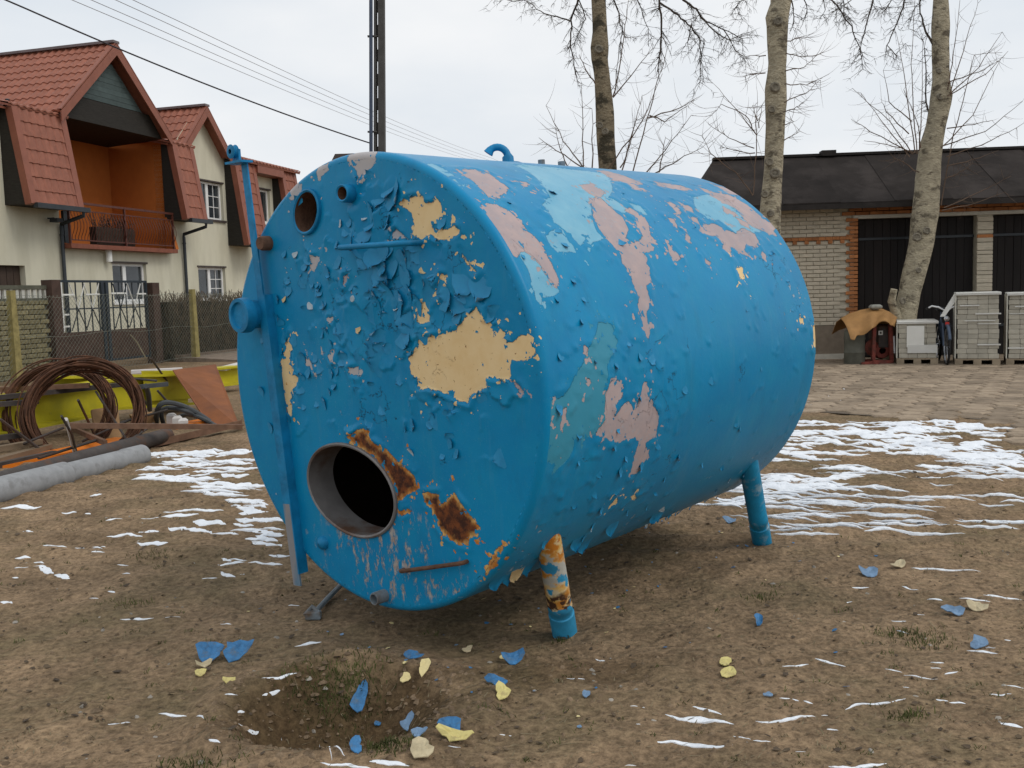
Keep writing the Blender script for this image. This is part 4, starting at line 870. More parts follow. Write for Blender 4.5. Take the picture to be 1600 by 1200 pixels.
def downpipe(par, s, z_top, z_low, s_g, o_g, z_g):
    part('downpipe', B().tube([F(s_g, o_g, z_g), F(s_g, o_g, z_g-.12), F(s, .09, z_top), F(s, .09, z_top-.1), F(s, .09, z_low)], .05, 10), 'gutter', par, True)
    b = B()
    for z in (z_top-.3, z_low+.6): b.lathe(F(s, .09, z), ZU, [(0, .05), (0, .062), (.04, .062), (.04, .05)], 10)
    part('pipe_clip', b, 'gutter', par)
# --- the near house
hA = thing('row_house', F(0, -4, .05), 'white row house with red tiled roof and orange recessed balcony under a wide gable', 'house', 'row houses along the street'); tiles = []
b = B(); wallpanel(b, -12, 3.42, .05, 6.3, [(-5.6, -3.33, .05, 2.52), (-.02, 1.5, 1.55, 2.66), (-2., 2.6, 3.12, 6.3)], 0, .3)
fbox(b, -12, 3.42, -8.2, -8, .05, 6.3); part('wall', b, 'render_white', hA)
part('plinth', fbox(B(), -12, 3.42, -.1, .03, .0, .66), 'plinth', hA)
dr = part('garage_door', fbox(B(), -5.6, -3.33, -.25, -.18, .05, 2.52), 'brown_door', hA)
for k in range(10): part('door_board', fbox(B(), -5.58+k*.225, -5.58+k*.225+.21, -.18, -.155, .07, 2.5), 'brown_door', dr)
window(hA, -.02, 1.5, 1.55, 2.66, (.42,))
# balcony recess
rb = B()
DO = -1.9
rb.add([F(-2., DO, 3.12), F(2.6, DO, 3.12), F(2.6, DO, 6.36), F(-2., DO, 6.36)], [(0, 1, 2, 3)])
for s in (-2., 2.6): rb.add([F(s, .001, 3.12), F(s, DO, 3.12), F(s, DO, 6.36), F(s, .001, 6.42)], [(0, 1, 2, 3)])
part('balcony_wall', rb, 'orange_wall', hA)
part('balcony_floor', fbox(B(), -2.02, 2.64, DO, .34, 3.0, 3.12), 'balcony_trim', hA)
b = B()
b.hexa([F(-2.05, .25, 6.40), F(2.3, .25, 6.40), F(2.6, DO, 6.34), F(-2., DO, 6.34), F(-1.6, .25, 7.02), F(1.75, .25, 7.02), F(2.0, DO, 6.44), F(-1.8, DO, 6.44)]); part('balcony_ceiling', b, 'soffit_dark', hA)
b = B().hexa([F(2.56, .0, 3.12), F(2.7, .0, 3.12), F(2.7, .34, 3.12), F(2.56, .34, 3.12), F(2.56, .0, 4.1), F(2.7, .0, 4.1), F(2.7, .06, 4.1), F(2.56, .06, 4.1)]); part('balcony_cheek', b, 'orange_wall', hA)
part('balcony_door', fbox(B(), -1.2, -.2, DO, DO+.06, 3.12, 5.2), 'brown_door', hA)
rl = part('balcony_railing', fbox(fbox(B(), -2., 2.55, .28, .32, 4.16, 4.22), -2., 2.55, .28, .31, 3.2, 3.23), 'rail_iron', hA)
fb_ = B(); fbox(fb_, -2., 2.55, .28, .31, 3.98, 4.01); part('middle_rail', fb_, 'rail_iron', rl)
for k in range(38):
    s = -1.93+k*.12; b = B().tube([F(s, .30+.11*math.sin(math.pi*q)**2*(1 if q < .75 else .6), 4.0-.8*q) for q in np.linspace(0, 1, 8)], .011, 4, False); part('baluster', b, 'rail_iron', rl)
for s in (-2., .25, 2.5): part('rail_post', fbox(B(), s-.02, s+.02, .27, .33, 3.12, 4.2), 'rail_iron', rl)
part('fascia_plate', fbox(B(), -1.95, -1.75, .02, .1, 3.14, 3.98), 'gutter', rl)
pl = B(); fbox(pl, -.9, .75, .02, .24, 3.14, 3.62); pl_o = part('planter_box', pl, 'planter', hA)
tw = B()
for k in range(90):
    s = rng.uniform(-.9, .75); tw.tube([F(s, .13, 3.6), F(s+rng.uniform(-.25, .25), .1+rng.uniform(-.1, .1), 3.6+rng.uniform(.1, .42))], .008, 3, False)
part('dry_plants', tw, 'planter', pl_o, kind='stuff')
# gable infill of horizontal boards
z = 7.04; sc0, hw0, za = .07, 2.35, 8.62
while z < 8.45:
    ws = hw0*(za-z-.32)/(za-6.46)
    ws2 = hw0*(za-z-.14-.32)/(za-6.46)
    if ws2 > .02: part('infill_board', B().prism([F(sc0-ws, .2, z), F(sc0+ws, .2, z), F(sc0+ws2, .2, z+.135), F(sc0-ws2, .2, z+.135)], FO*(.03+.006*(int(z*10) % 2))), 'infill_board', hA)
    z += .14
gable(hA, sc0, hw0, 6.46, 8.66, .5, 6.2, tiles)
mansard(hA, -3.85, -2.0, 3.98, .75, 6.33, .36, tiles); mansard(hA, 2.55, 3.66, 4.02, .75, 6.30, .36, tiles)
# upper slope of the main roof
pu = .28
def upper(par, s0, s1, z, o, dep, items, tile=True):
    p = F(s0, o, z); X = FU*(s1-s0); Y = (-FO+ZU*pu)*dep; sheet_b = sheet(B(), p, X, Y); part('upper_roof', sheet_b, 'roof_trim', par)
    if tile: items += tile_items(p, X, Y, s1-s0, Y.length)
upper(hA, -3.95, -1.9, 6.36, .42, 3.4, tiles)
upper(hA, 2.5, 3.75, 6.34, .42, 1.8, tiles)
part('upper_roof', sheet(B(), F(-12, .3, 6.30), FU*9.75, (-FO+ZU*.24)*4.3), 'roof_trim', hA); part('upper_roof', sheet(B(), F(-2.25, -2.2, 6.9), FU*4.7, (-FO+ZU*.24)*1.8), 'roof_trim', hA); part('upper_roof', sheet(B(), F(2.45, .3, 6.30), FU*.97, (-FO+ZU*.24)*4.3), 'roof_trim', hA); part('upper_roof', sheet(B(), F(-12, -8.3, 6.30), FU*15.4, (FO+ZU*.24)*4.3), 'roof_trim', hA)
b = B().lathe(F(-2.75, -1.2, 7.9), ZU, [(0, .07), (.42, .07), (.42, .13), (.50, .10), (.52, .01)], 12); part('vent_pipe', b, 'gutter', hA, True)
b = B().lathe(F(-2.9, -.55, 6.62), ZU, [(0, .05), (.10, .06), (.12, .01)], 10); part('vent_cap', b, 'gutter', hA, True)
downpipe(hA, -2.05, 3.62, .1, -2.1, .85, 3.92)
downpipe(hA, 3.36, 3.62, .1, 3.45, .85, 3.95)
part('wall_lamp', B().lathe(F(-.3, .13, 2.66), ZU, [(0, .03), (.02, .085), (.40, .085), (.46, .07), (.47, .01)], 14), 'lamp_white', hA, True)
cm = part('camera_bracket', B().tube([F(-2.42, 0, 3.75), F(-2.42, .2, 3.75)], .02, 6), 'gutter', hA); part('camera_housing', fbox(B(), -2.52, -2.32, .14, .38, 3.64, 3.74), 'gutter', cm)
pieces('roof_tile', hA, tiles); print('tiles A', len(tiles))
# --- the next house
hB = thing('row_house', F(6.5, -4, .05), 'white row house with plain pointed gable and upstairs window beyond the balcony house', 'house', 'row houses along the street'); tiles = []
b = B(); wallpanel(b, 3.42, 10.2, .05, 6.3, [(4.17, 5.75, 1.55, 2.62), (4.5, 5.86, 4.2, 5.43), (7.75, 9.0, 4.3, 5.5), (7.6, 9.0, 1.5, 2.6)], 0, .3)
b.add([F(3.42, -8, .05), F(10.2, -8, .05), F(10.2, -8, 6.3), F(3.42, -8, 6.3)], [(0, 1, 2, 3)]); b.add([F(10.2, 0, .05), F(10.2, -8, .05), F(10.2, -8, 6.3), F(10.2, 0, 6.3)], [(0, 1, 2, 3)])
b.add([F(3.42, -.002, 6.3), F(5.98, -.002, 6.3), F(5.98, -.002, 6.35), F(4.55, -.002, 7.7), F(3.42, -.002, 6.6)], [(0, 1, 2, 3, 4)])
part('wall', b, 'render_white', hB); part('plinth', fbox(B(), 3.42, 10.2, -.1, .03, 0, .66), 'plinth', hB)
window(hB, 4.17, 5.75, 1.55, 2.62, (.48,), bars=True); window(hB, 4.5, 5.86, 4.2, 5.43, (.42,), bars=True, sill_m='sill_dark'); window(hB, 7.75, 9., 4.3, 5.5, (.45,)); window(hB, 7.6, 9., 1.5, 2.6, (.45,))
gable(hB, 4.6, 1.33, 6.33, 7.74, .36, 5.4, tiles)
mansard(hB, 6.02, 7.35, 3.38, .75, 6.25, .36, tiles); mansard(hB, 9.2, 10.3, 3.38, .75, 6.25, .36, tiles)
part('upper_roof', sheet(B(), F(3.42, -.6, 6.48), FU*2.5, (-FO+ZU*.2)*3.4), 'roof_trim', hB); part('upper_roof', sheet(B(), F(5.92, .3, 6.30), FU*4.4, (-FO+ZU*.20)*4.3), 'roof_trim', hB); part('upper_roof', sheet(B(), F(3.42, -8.3, 6.3), FU*6.9, (FO+ZU*.2)*4.3), 'roof_trim', hB)
p = F(6.0, .55, 6.28); sheetX, sheetY = FU*4.4, (-FO+ZU*.28)*2.6
part('upper_roof', sheet(B(), p, sheetX, sheetY, .08), 'roof_trim', hB); tiles += tile_items(p, sheetX, sheetY, 4.4, sheetY.length)
part('eave_soffit', fbox(B(), 7.35, 9.2, .0, .52, 5.95, 6.2), 'roof_trim', hB); part('upper_verge', B().bar(F(6.0, -2.05, 7.05), F(10.42, -2.05, 7.05), .2, .08), 'ridge_grey', hB)
pieces('roof_tile', hB, tiles); print('tiles B', len(tiles))
# ---------------------------------------------------------------- street fences
mat('fence_brick', (.205, .18, .10), .25, 14, .95, .4, rnd=.22, c2=(.11, .10, .06), thr=.6); mat('fence_concrete', (.10, .10, .075), .3, 8, .95, .3); mat('baluster_pale', (.50, .50, .45), .2, 8, .9, .2)
mat('gate_brown', (.065, .038, .028), .3, 7, .7, .2); mat('gate_dark', (.022, .032, .042), .3, 8, .5, .1); mat('gate_white', (.72, .72, .68), .1, 8, .5, .05); mat('post_yellow', (.27, .225, .09), .3, 9, .9, .3); mat('mesh_wire', (.20, .21, .17), .3, 8, .6, 0)
GO = 3.7
fc = thing('concrete_fence', F(-8.4, GO, .05), 'olive concrete panel fence with brick relief and openwork top', 'fence')
b = fbox(B(), -11.5, -6.85, GO-.08, GO-.03, 0, 1.62); part('panel_core', b, 'fence_concrete', fc)
bm_ = B().box((0, 0, 0), .29, .06, .088, bev=.012).mesh('fence_brick', 'fence_brick'); its = []
for j in range(16):
    for i in range(17):
        s = -11.4+i*.305+(j % 2)*.15
        if s > -6.98: continue
        its.append((bm_, frame(F(s, GO-.015, .1+j*.098), FU*rng.uniform(.96, 1.02), FO*rng.uniform(.85, 1.2), ZU)))
pieces('brick', fc, its)
part('top_rail', fbox(B(), -11.5, -6.85, GO-.09, GO, 1.84, 1.92), 'fence_concrete', fc); part('middle_rail', fbox(B(), -11.5, -6.85, GO-.09, GO+.01, 1.61, 1.66), 'fence_concrete', fc)
for i in range(30): part('fence_baluster', fbox(B(), -11.42+i*.155, -11.42+i*.155+.075, GO-.075, GO-.02, 1.66, 1.84), 'baluster_pale', fc)
for s in (-11.5, -9.2): part('fence_post', fbox(B(), s-.07, s+.07, GO-.12, GO+.05, 0, 1.95), 'fence_concrete', fc)
gt = thing('driveway_gate', F(-5.2, GO, .1), 'steel gate with dark bars and white star bracing above a brown sheet', 'gate')
for s in (-6.75, -3.42): part('gate_post', fbox(B(), s-.13, s+.13, GO-.13, GO+.13, 0, 2.03 if s < -5 else 1.98), 'gate_brown', gt)
S0, S1, Z0, Z1 = -6.55, -3.62, .22, 2.03
b = B()
for a in ((S0, S1, Z1-.05, Z1), (S0, S1, Z0, Z0+.05), (S0, S0+.05, Z0, Z1), (S1-.05, S1, Z0, Z1)): fbox(b, a[0], a[1], GO-.03, GO+.03, a[2], a[3])
part('gate_frame', b, 'gate_dark', gt)
part('sheet_panel', fbox(B(), S0+.05, S1-.05, GO-.012, GO+.012, Z0+.05, .92), 'gate_brown', gt)
for s in (-5.2, -5.05): part('leaf_stile', fbox(B(), s-.045, s+.045, GO-.032, GO+.034, Z0, Z1), 'gate_dark', gt)
part('cross_rail', fbox(B(), S0, S1, GO-.015, GO+.015, 1.40, 1.43), 'gate_dark', gt)
for k in range(1, 12):
    s = S0+.05+k*(S1-S0-.1)/12
    part('gate_bar', fbox(B(), s-.011, s+.011, GO-.011, GO+.011, .92, Z1-.05), 'gate_dark', gt)
for c in (-6.0, -5.55, -4.6, -4.1):
    for sg in (-1, 1):
        part('star_brace', B().bar(F(c, GO+.02, 1.42), F(c+sg*.24, GO+.02, 1.96), .024, .012), 'gate_white' if (c+sg) % 2 > .9 else 'gate_dark', gt)
        part('star_brace', B().bar(F(c, GO+.02, 1.40), F(c+sg*.24, GO+.02, .95), .022, .012), 'gate_dark', gt)
for s0_, s1_, z_ in ((S0+.05, -6.1, 1.72), (-5.75, -5.3, 1.72), (-4.9, -4.4, 1.74), (S0+.05, -6.3, 1.3), (S0+.05, -6.3, 1.05), (-4.0, S1-.05, 1.72)): part('white_rail', fbox(B(), s0_, s1_, GO+.012, GO+.03, z_-.018, z_+.018), 'gate_white', gt)
part('white_stile', fbox(B(), S0+.05, S0+.085, GO+.012, GO+.034, .95, Z1-.05), 'gate_white', gt)
# chain link fence in front
cf = thing('chain_link_fence', F(-5, 4.5, .05), 'rusty chain link fence strung between yellow concrete posts', 'fence'); CO = 4.5
for s in (-8.72, -2.95, 2.6): part('fence_post', B().hexa([F(s-.085, CO-.07, 0), F(s+.085, CO-.07, 0), F(s+.085, CO+.07, 0), F(s-.085, CO+.07, 0), F(s-.06+.0, CO-.05, 1.8), F(s+.06, CO-.05, 1.8), F(s+.06, CO+.05, 1.8), F(s-.06, CO+.05, 1.8)]), 'post_yellow', cf)
b = B(); H_ = 1.6
for k in range(int((13.5+H_)/.105)):
    s = -11.5-H_+k*.105
    for d_ in (1, -1):
        a, c = (s, s+H_)
        q0, q1 = max(a, -11.5), min(c, 3.)
        if q1-q0 < .05: continue
        za_, zb_ = .1+(q0-a), .1+(q1-a)
        if d_ < 0: za_, zb_ = .1+H_-(q0-a), .1+H_-(q1-a)
        b.tube([F(q0, CO+.003*d_, za_), F(q1, CO+.003*d_, zb_)], .0026, 3, False)
part('wire_mesh', b, 'mesh_wire', cf)
b = B()
for z in (.15, .9, 1.68): b.tube([F(-11.5+i*.5, CO, z+.03*math.sin(i*1.3)) for i in range(30)], .004, 3, False)
part('line_wire', b, 'mesh_wire', cf)
# hedge
mat('hedge_twig', (.105, .078, .050), .4, 5, .9, 0); mat('hedge_core', (.040, .032, .020), .5, 7, .95, .3, bscale=20)
hg = thing('hedge', F(.3, 3.5, .05), 'bare brown clipped hedge behind the chain link fence', 'hedge')
b = B(); core = []
NXh, NZh = 30, 8
for side in (0, 1):
    for i in range(NXh+1):
        for k in range(NZh+1):
            s = -3.0+6*i/NXh; z = .05+1.45*k/NZh; core.append(F(s, (3.25 if side else 3.85)+float(fbm(s*3, z*4, 3+side))*.25, z+float(fbm(s*4, 1, 8))*.1*(k == NZh)))
off = (NXh+1)*(NZh+1); g_ = lambda sd_, i, k: sd_*off+i*(NZh+1)+k
fs = []
for i in range(NXh):
    for k in range(NZh): fs += [(g_(0, i, k), g_(0, i+1, k), g_(0, i+1, k+1), g_(0, i, k+1)), (g_(1, i, k), g_(1, i, k+1), g_(1, i+1, k+1), g_(1, i+1, k))]
    fs.append((g_(0, i, NZh), g_(0, i+1, NZh), g_(1, i+1, NZh), g_(1, i, NZh)))
part('hedge_body', B().add(core, fs), 'hedge_core', hg)
b = B()
for k in range(5200):
    s = rng.uniform(-3.05, 3.); o = rng.gauss(3.7, .22); z = rng.uniform(.1, 1.55); l = rng.uniform(.15, .4); a = rng.uniform(-.9, .9)
    b.tube([F(s, o, z), F(s+l*math.sin(a)*.6, o+rng.uniform(-.1, .1), z+l*math.cos(a)*.8)], rng.uniform(.004, .010), 3, False)
part('twigs', b, 'hedge_twig', hg, kind='stuff')
# gravel verge at the foot of the hedge
mat('verge', (.21, .165, .125), .3, 9, .95, .6, 60)
b = B(); b.hexa([F(-3.2, 4.3, 0), F(8, 4.3, 0), F(8, 6.2, .0), F(-3.2, 6.2, .0), F(-3.2, 4.3, .17), F(8, 4.3, .17), F(8, 6.0, .075), F(-3.2, 6.0, .075)]); setting('verge', b, 'verge')
b = B(); fbox(b, -3.2, 8, 4.1, 4.3, 0, .22); setting('kerb', b, 'plinth')
for i, (pa, pb_) in enumerate((((166, 520), (178, 545)), ((198, 517), (228, 560)))):
    a = at_depth(*pa, 23.2-i*.2); c = at_depth(*pb_, 22.2-i*.2); c.z = max(c.z, .1)
    solo('dry_stick', B().tube([a, (a+c)/2+Vector((.02, 0, .05)), c], .016, 5), 'straw', ('short pale dry stick leaning against the gate', 'long pale dry stick leaning from the gate to the ground')[i], 'stick', 'dry sticks at the gate')
# far roof behind the tank and far house
dh = thing('distant_house', (-7.2, 52, .05), 'far dark roofed house just showing over the tank', 'house')
c = at_depth(540, 243, 52); b = B().prism([(c.x-1.5, 52, c.z-1.6), (c.x-.55, 52, c.z+.1), (c.x+1.0, 52, c.z+.1), (c.x+3, 52, c.z-1.6)], (0, 7, 0)); part('roof', b, 'sill_dark', dh)
b = B().box((c.x+.6, 55.5, (c.z-1.6)/2), 3.6, 6, c.z-1.6); part('wall', b, 'render_white', dh)
b = B().box((c.x+.2, 52.48, c.z-3), .9, .1, 1.2); part('window', b, 'glass', dh)
# ---------------------------------------------------------------- barn
mat('barn_brick', (.50, .44, .34), .10, 9, .9, .3, 70, rnd=.06, c2=(.43, .385, .295), thr=.6); mat('orange_brick', (.36, .145, .055), .2, 9, .9, .3, rnd=.22); mat('mortar', (.42, .38, .295), .2, 8, .95, .3)
mat('felt_roof', (.027, .0225, .0205), .28, 1.8, .95, .3, 40, c2=(.043, .036, .033), thr=.56, rnd=.10, spec=.12); mat('barn_plank', (.011, .008, .007), .4, 5, .75, .3, rnd=.3, stretch=(1, 1, .15)); mat('barn_base', (.20, .16, .12), .2, 5, .95, .3); mat('concrete_pale', (.50, .47, .40), .1, 6, .9, .2); mat('fascia_dark', (.022, .018, .016), .3, 5, .8, .2)
BA = math.radians(4); BV = Vector((math.cos(BA), -math.sin(BA), 0)); BW = Vector((-math.sin(BA), -math.cos(BA), 0)); B0 = Vector((5.997, 18.69, .05))
def Bp(s, o, z): return B0+BV*s+BW*o+ZU*(z-.05)
def bbx(b, s0, s1, o0, o1, z0, z1, bev=0): return b.box(Bp((s0+s1)/2, (o0+o1)/2, (z0+z1)/2), abs(s1-s0), abs(o1-o0), abs(z1-z0), BV, BW, ZU, bev)
bn = thing('barn', Bp(3, -3, .05), 'low white brick barn with black felt roof and dark double doors', 'barn')
b = B()
for a in ((-2.1, .53, .7, 2.98), (2.77, 3.06, .05, 2.7), (5.2, 5.5, .05, 2.7), (7.7, 12, .05, 2.98)): bbx(b, a[0], a[1], -.3, -.012, a[2], a[3])
bbx(b, -2.1, 12, -3.2, -2.95, .05, 2.95); bbx(b, -2.1, -1.8, -2.95, -.3, .05, 2.95); bbx(b, 11.7, 12, -2.95, -.3, .05, 2.95)
part('wall', b, 'mortar', bn)
part('wall_base', bbx(B(), -2.14, .50, -.34, .02, -.05, .70), 'barn_base', bn); part('base_step', bbx(B(), -2.2, .46, .02, .10, -.05, .16), 'concrete_pale', bn)
bm1 = B().box((0, 0, 0), .24, .03, .064, bev=.006).mesh('brick', 'barn_brick'); bm2 = B().box((0, 0, 0), .24, .03, .064, bev=.006).mesh('orange_brick', 'orange_brick')
wh = []; og = []
def bk(lst, me_, s, z, o=0., ln=1.): lst.append((me_, frame(Bp(s, o+.004*rng.random(), z), BV*ln, BW, ZU)))
z = .738; j = 0
while z < 2.93:
    for i in range(11):
        s = -2.0+i*.252+(j % 2)*.126
        if s > .36 + (0 if z < 2.78 else -.1) or s < -1.55: continue
        if abs(z-2.31) < .03: continue
        bk(wh, bm1, s, z)
    z += .076; j += 1
for k in range(21): bk(wh, bm1, 2.915+(.03 if k % 2 else -.03)*0, .738+k*.095-.6 if False else .10+k*.126, .0, 1.16)
for s in (2.915, 5.35):
    z = .09; j = 0
    while z < 2.62:
        (og if abs(z-2.29) < .04 else wh).append((bm2 if abs(z-2.29) < .04 else bm1, frame(Bp(s, .006, z), BV*1.18, BW, ZU))); z += .076; j += 1
z = .09; j = 0
while z < 2.74:
    bk(og, bm2, .50+(.035 if j % 2 else 0)-.02, z, .012, .62 if j % 2 else .9); z += .076; j += 1
z = 2.79
for r_ in range(3):
    for i in range(46):
        s = .42+i*.252+(r_ % 2)*.126-(.12 if r_ == 2 else 0)
        if s < 11.8: bk(og, bm2, s, z+.0, .006)
    z += .076
for i in range(20): bk(og, bm2, -1.95+i*.125, 2.34 if True else 0, .03, .5)
for i in range(11): bk(og, bm2, -1.9+i*.22, 2.275, .03, .32)
bm1.materials[0] = MATS['barn_brick']
wh2 = [w_ for w_ in wh]; pieces('brick', bn, wh2); pieces('orange_brick', bn, og)
part('lintel', bbx(B(), .50, 7.7, -.3, .03, 2.69, 2.755), 'concrete_pale', bn)
part('door_recess', bbx(B(), .62, 7.7, -2.9, -2.8, .05, 2.69), 'fascia_dark', bn)
for s0_, s1_ in ((.64, 1.70), (1.71, 2.76), (3.07, 4.13), (4.14, 5.19), (5.51, 6.6), (6.61, 7.69)):
    dr = part('door', bbx(B(), s0_, s1_, -.2, -.16, .08, 2.68), 'barn_plank', bn)
    k = s0_
    while k < s1_-.03:
        k2 = min(k+rng.uniform(.12, .17), s1_); part('plank', bbx(B(), k+.004, k2-.004, -.16, -.135+rng.uniform(-.004, .006), .08, 2.68), 'barn_plank', dr); k = k2
    hb = B()
    for z in (.6, 2.29): bbx(hb, s0_, s1_, -.13, -.105, z, z+.045)
    part('hinge_strap', hb, 'gutter', dr)
# hipped roof of felt strips
e0, e1, eo, ez = -2.55, 13, .5, 2.95; r0_, r1_, ro_, rz_ = -1.89, 12.2, -1.5, 4.05
b = B(); b.add([Bp(e0, eo, ez), Bp(e1, eo, ez), Bp(r1_, ro_, rz_), Bp(r0_, ro_, rz_), Bp(e0, -3.5, ez), Bp(e1, -3.5, ez)], [(0, 1, 2, 3), (4, 0, 3), (5, 4, 3, 2), (1, 5, 2), (0, 4, 5, 1)])
part('roof', b, 'felt_roof', bn)
s = r0_; k = 0
while s < r1_:
    s2 = min(s+1.0, r1_); f0 = e0 if k == 0 else s; f1 = s2 if s2 < r1_ else e1
    p = [Bp(f0, eo+.03, ez+.0), Bp(f1-.0, eo+.03, ez+.0), Bp(s2, ro_, rz_+.012), Bp(s, ro_, rz_+.012)]; n_ = ZU*(.012+.012*(k % 2)); lap = BV*.03
    b = B().hexa([p[0], p[1]+lap, p[2]+lap, p[3], p[0]+n_, p[1]+lap+n_, p[2]+lap+n_, p[3]+n_]); part('felt_strip', b, 'felt_roof', bn); s = s2; k += 1
part('fascia', bbx(B(), e0, e1, eo-.02, eo+.035, ez-.10, ez-.004), 'fascia_dark', bn); part('eave_soffit', bbx(B(), e0+.05, e1, -.0, eo-.02, ez-.05, ez-.02), 'fascia_dark', bn)
part('ridge_cap', B().bar(Bp(r0_, ro_, rz_+.03), Bp(r1_, ro_, rz_+.03), .22, .05), 'fascia_dark', bn); part('roof_hatch', bbx(B(), .26, .54, ro_-.1, ro_+.15, rz_, rz_+.11), 'fascia_dark', bn)
# ---------------------------------------------------------------- trees
mat('bark', (.36, .315, .225), .32, 7, .95, 1, 22, c2=(.13, .11, .078), thr=.575, dist=.035, stretch=(1, 1, 1.6), soft=.08); mat('bark_dark', (.22, .18, .12), .35, 7, .95, 1, 22, c2=(.06, .052, .035), thr=.53, dist=.035, stretch=(1, 1, 1.4), soft=.08)
mat('twig', (.075, .060, .048), .3, 5, .9, 0); mat('shoot', (.125, .085, .060), .3, 5, .9, 0)
mat('branch_scar', (.17, .15, .115), .5, 20, .95, .5)
def trunk(par, trace, Y, base_z, top_extra, m, seed):
    pts = []; rad = []
    for xl, xr, y in trace:
        p = at_depth((xl+xr)/2, y, Y); pts.append(p); rad.append((xr-xl)/2*mpp(p))
    # resample, with growth bumps
    P = []; R_ = []
    for i in range(len(pts)-1):
        n = max(2, int((pts[i]-pts[i+1]).length/.10))
        for k in range(n): t = k/n; P.append(pts[i].lerp(pts[i+1], t)); R_.append(rad[i]+(rad[i+1]-rad[i])*t)
    P.append(pts[-1]); R_.append(rad[-1]); b = B(); N = 22; r = random.Random(seed); vs = []; fs = []
    for i, (p, q) in enumerate(zip(P, R_)):
        for k in range(N):
            a = 2*math.pi*k/N; rr = q*(1+.16*float(fbm(math.cos(a)*1.6+i*.05+seed, math.sin(a)*1.6+i*.30, seed))+.05*float(fbm(a*5, i*.9, seed)))
            vs.append(p+Vector((math.cos(a)*rr, math.sin(a)*rr, 0)))
    for i in range(len(P)-1):
        for k in range(N): j = (k+1) % N; fs.append((i*N+k, i*N+j, i*N+N+j, i*N+N+k))
    b.add(vs, fs); part('trunk', b, m, par, True); return P, R_
def twig(b, p, d, l, r, depth, rr, droop=-.15, spread=.7):
    n = 5; pts = [p]; d = d.normalized(); q = p
    for i in range(n):
        d = (d+Vector((rr.uniform(-.16, .16), rr.uniform(-.16, .16), rr.uniform(-.12, .12)-droop*.25))).normalized(); q = q+d*(l/n); pts.append(q)
    b.tube(pts, [r*(1-.75*i/n) for i in range(n+1)], 3 if r < .012 else 5, False)
    if depth <= 0: return
    for k in range(rr.randint(3, 5)):
        i = rr.randint(1, n); a = Vector((rr.uniform(-1, 1), rr.uniform(-1, 1), rr.uniform(-.8, .8))); dd = (pts[i]-pts[i-1]).normalized()
        twig(b, pts[i], dd*(1-spread*.5)+a*spread, l*rr.uniform(.25, .5), max(r*.55, .0032), depth-1, rr, droop, spread)
def limb(b, px, Y, r0, rr, side=3, ll=.35, depthj=.6, droop=.25, sub=1):
    n = len(px); P = [at_depth(x, y, Y+(i/max(1, n-1))*depthj) for i, (x, y) in enumerate(px)]
    Q = []
    for i in range(n-1):
        for k in range(4): Q.append(P[i].lerp(P[i+1], k/4)+Vector((rr.uniform(-.012, .012), 0, rr.uniform(-.012, .012))))
    Q.append(P[-1]); m = len(Q); b.tube(Q, [r0*(1-.72*i/(m-1)) for i in range(m)], 5, False)
    for i in range(1, m):
        for k in range(side if rr.random() < .75 else 0):
            t = (Q[i]-Q[i-1]).normalized(); a = Vector((rr.uniform(-1, 1), rr.uniform(-1, 1), rr.uniform(-1, .5)))
            twig(b, Q[i], t*.4+a, ll*rr.uniform(.35, 1.1), max(.0034, r0*.28), sub, rr, droop)
def scars(par, pts):
    for px, py, Y, r in pts:
        p = at_depth(px, py, Y); w_ = r*mpp(p); nn = Vector((rng.uniform(-.3, .3), -1, .1)).normalized()
        part('branch_scar', B().lathe(p-nn*w_*.6, nn, [(0, w_*1.2), (w_*.38, w_), (w_*.44, w_*.75), (w_*.20, w_*.5), (w_*.24, .001)], 14), 'branch_scar', par, True)
def shoots(b, seeds, Y, rr, r=.012):
    for s in seeds:
        px = pp(s); limb(b, px, Y, r, rr, 2, .42, rr.uniform(-.5, .5), -.35, 0)
def vshoots(b, px, py, Y, n, rr, lo, hi, fan):
    p = at_depth(px, py, Y)
    for i in range(n):
        a = rr.uniform(-fan, fan); d = Vector((math.sin(a), rr.uniform(-.4, .4), math.cos(a))); twig(b, p+Vector((rr.uniform(-.08, .08), 0, rr.uniform(-.3, .3))), d, rr.uniform(lo, hi), .0085, 1, rr, -.25, .55)
# first tree, behind the middle of the tank
r1 = random.Random(31); Y1 = 15.
t1 = thing('poplar_tree', (at_depth(952, 300, Y1).x, Y1, .05), 'bare tree with a greenish brown trunk rising behind the middle of the tank', 'tree', 'bare trees beyond the tank')
trunk(t1, [(935, 972, 640), (935, 968, 420), (935, 964, 262), (932, 960, 212), (931, 959, 175), (929, 953, 125), (924, 950, 92), (923, 951, 74), (926, 949, 50), (924, 946, 0), (918, 938, -200), (915, 930, -420), (914, 922, -640)], Y1, 0, 0, 'bark_dark', 3)
b = B()
for s, r0 in (('918,-60 905,-5 893,30 892,72 899,112', .022), ('893,32 862,25 838,15 820,-5', .012), ('945,-70 985,-45 1030,0 1034,45 1030,90 1028,112', .026), ('1032,5 1060,25 1080,42 1092,60 1096,85 1094,128', .016), ('1068,0 1088,15 1098,30 1130,45 1160,60', .018), ('1096,28 1120,52 1140,62 1170,55', .012), ('938,-40 960,0 968,28 972,48 968,70 961,150', .014), ('985,-20 1000,10 1010,40 1018,60', .010), ('920,-20 880,-10 800,2 775,-4', .012), ('905,0 915,30 905,50 895,75', .010), ('1080,40 1075,65 1065,80', .009), ('1130,45 1150,80 1165,95', .009), ('1100,60 1096,95 1100,130', .008)): limb(b, pp(s), Y1, r0, r1, 3, .32, .5, .2, 1)
part('branches', b, 'twig', t1, kind='stuff')
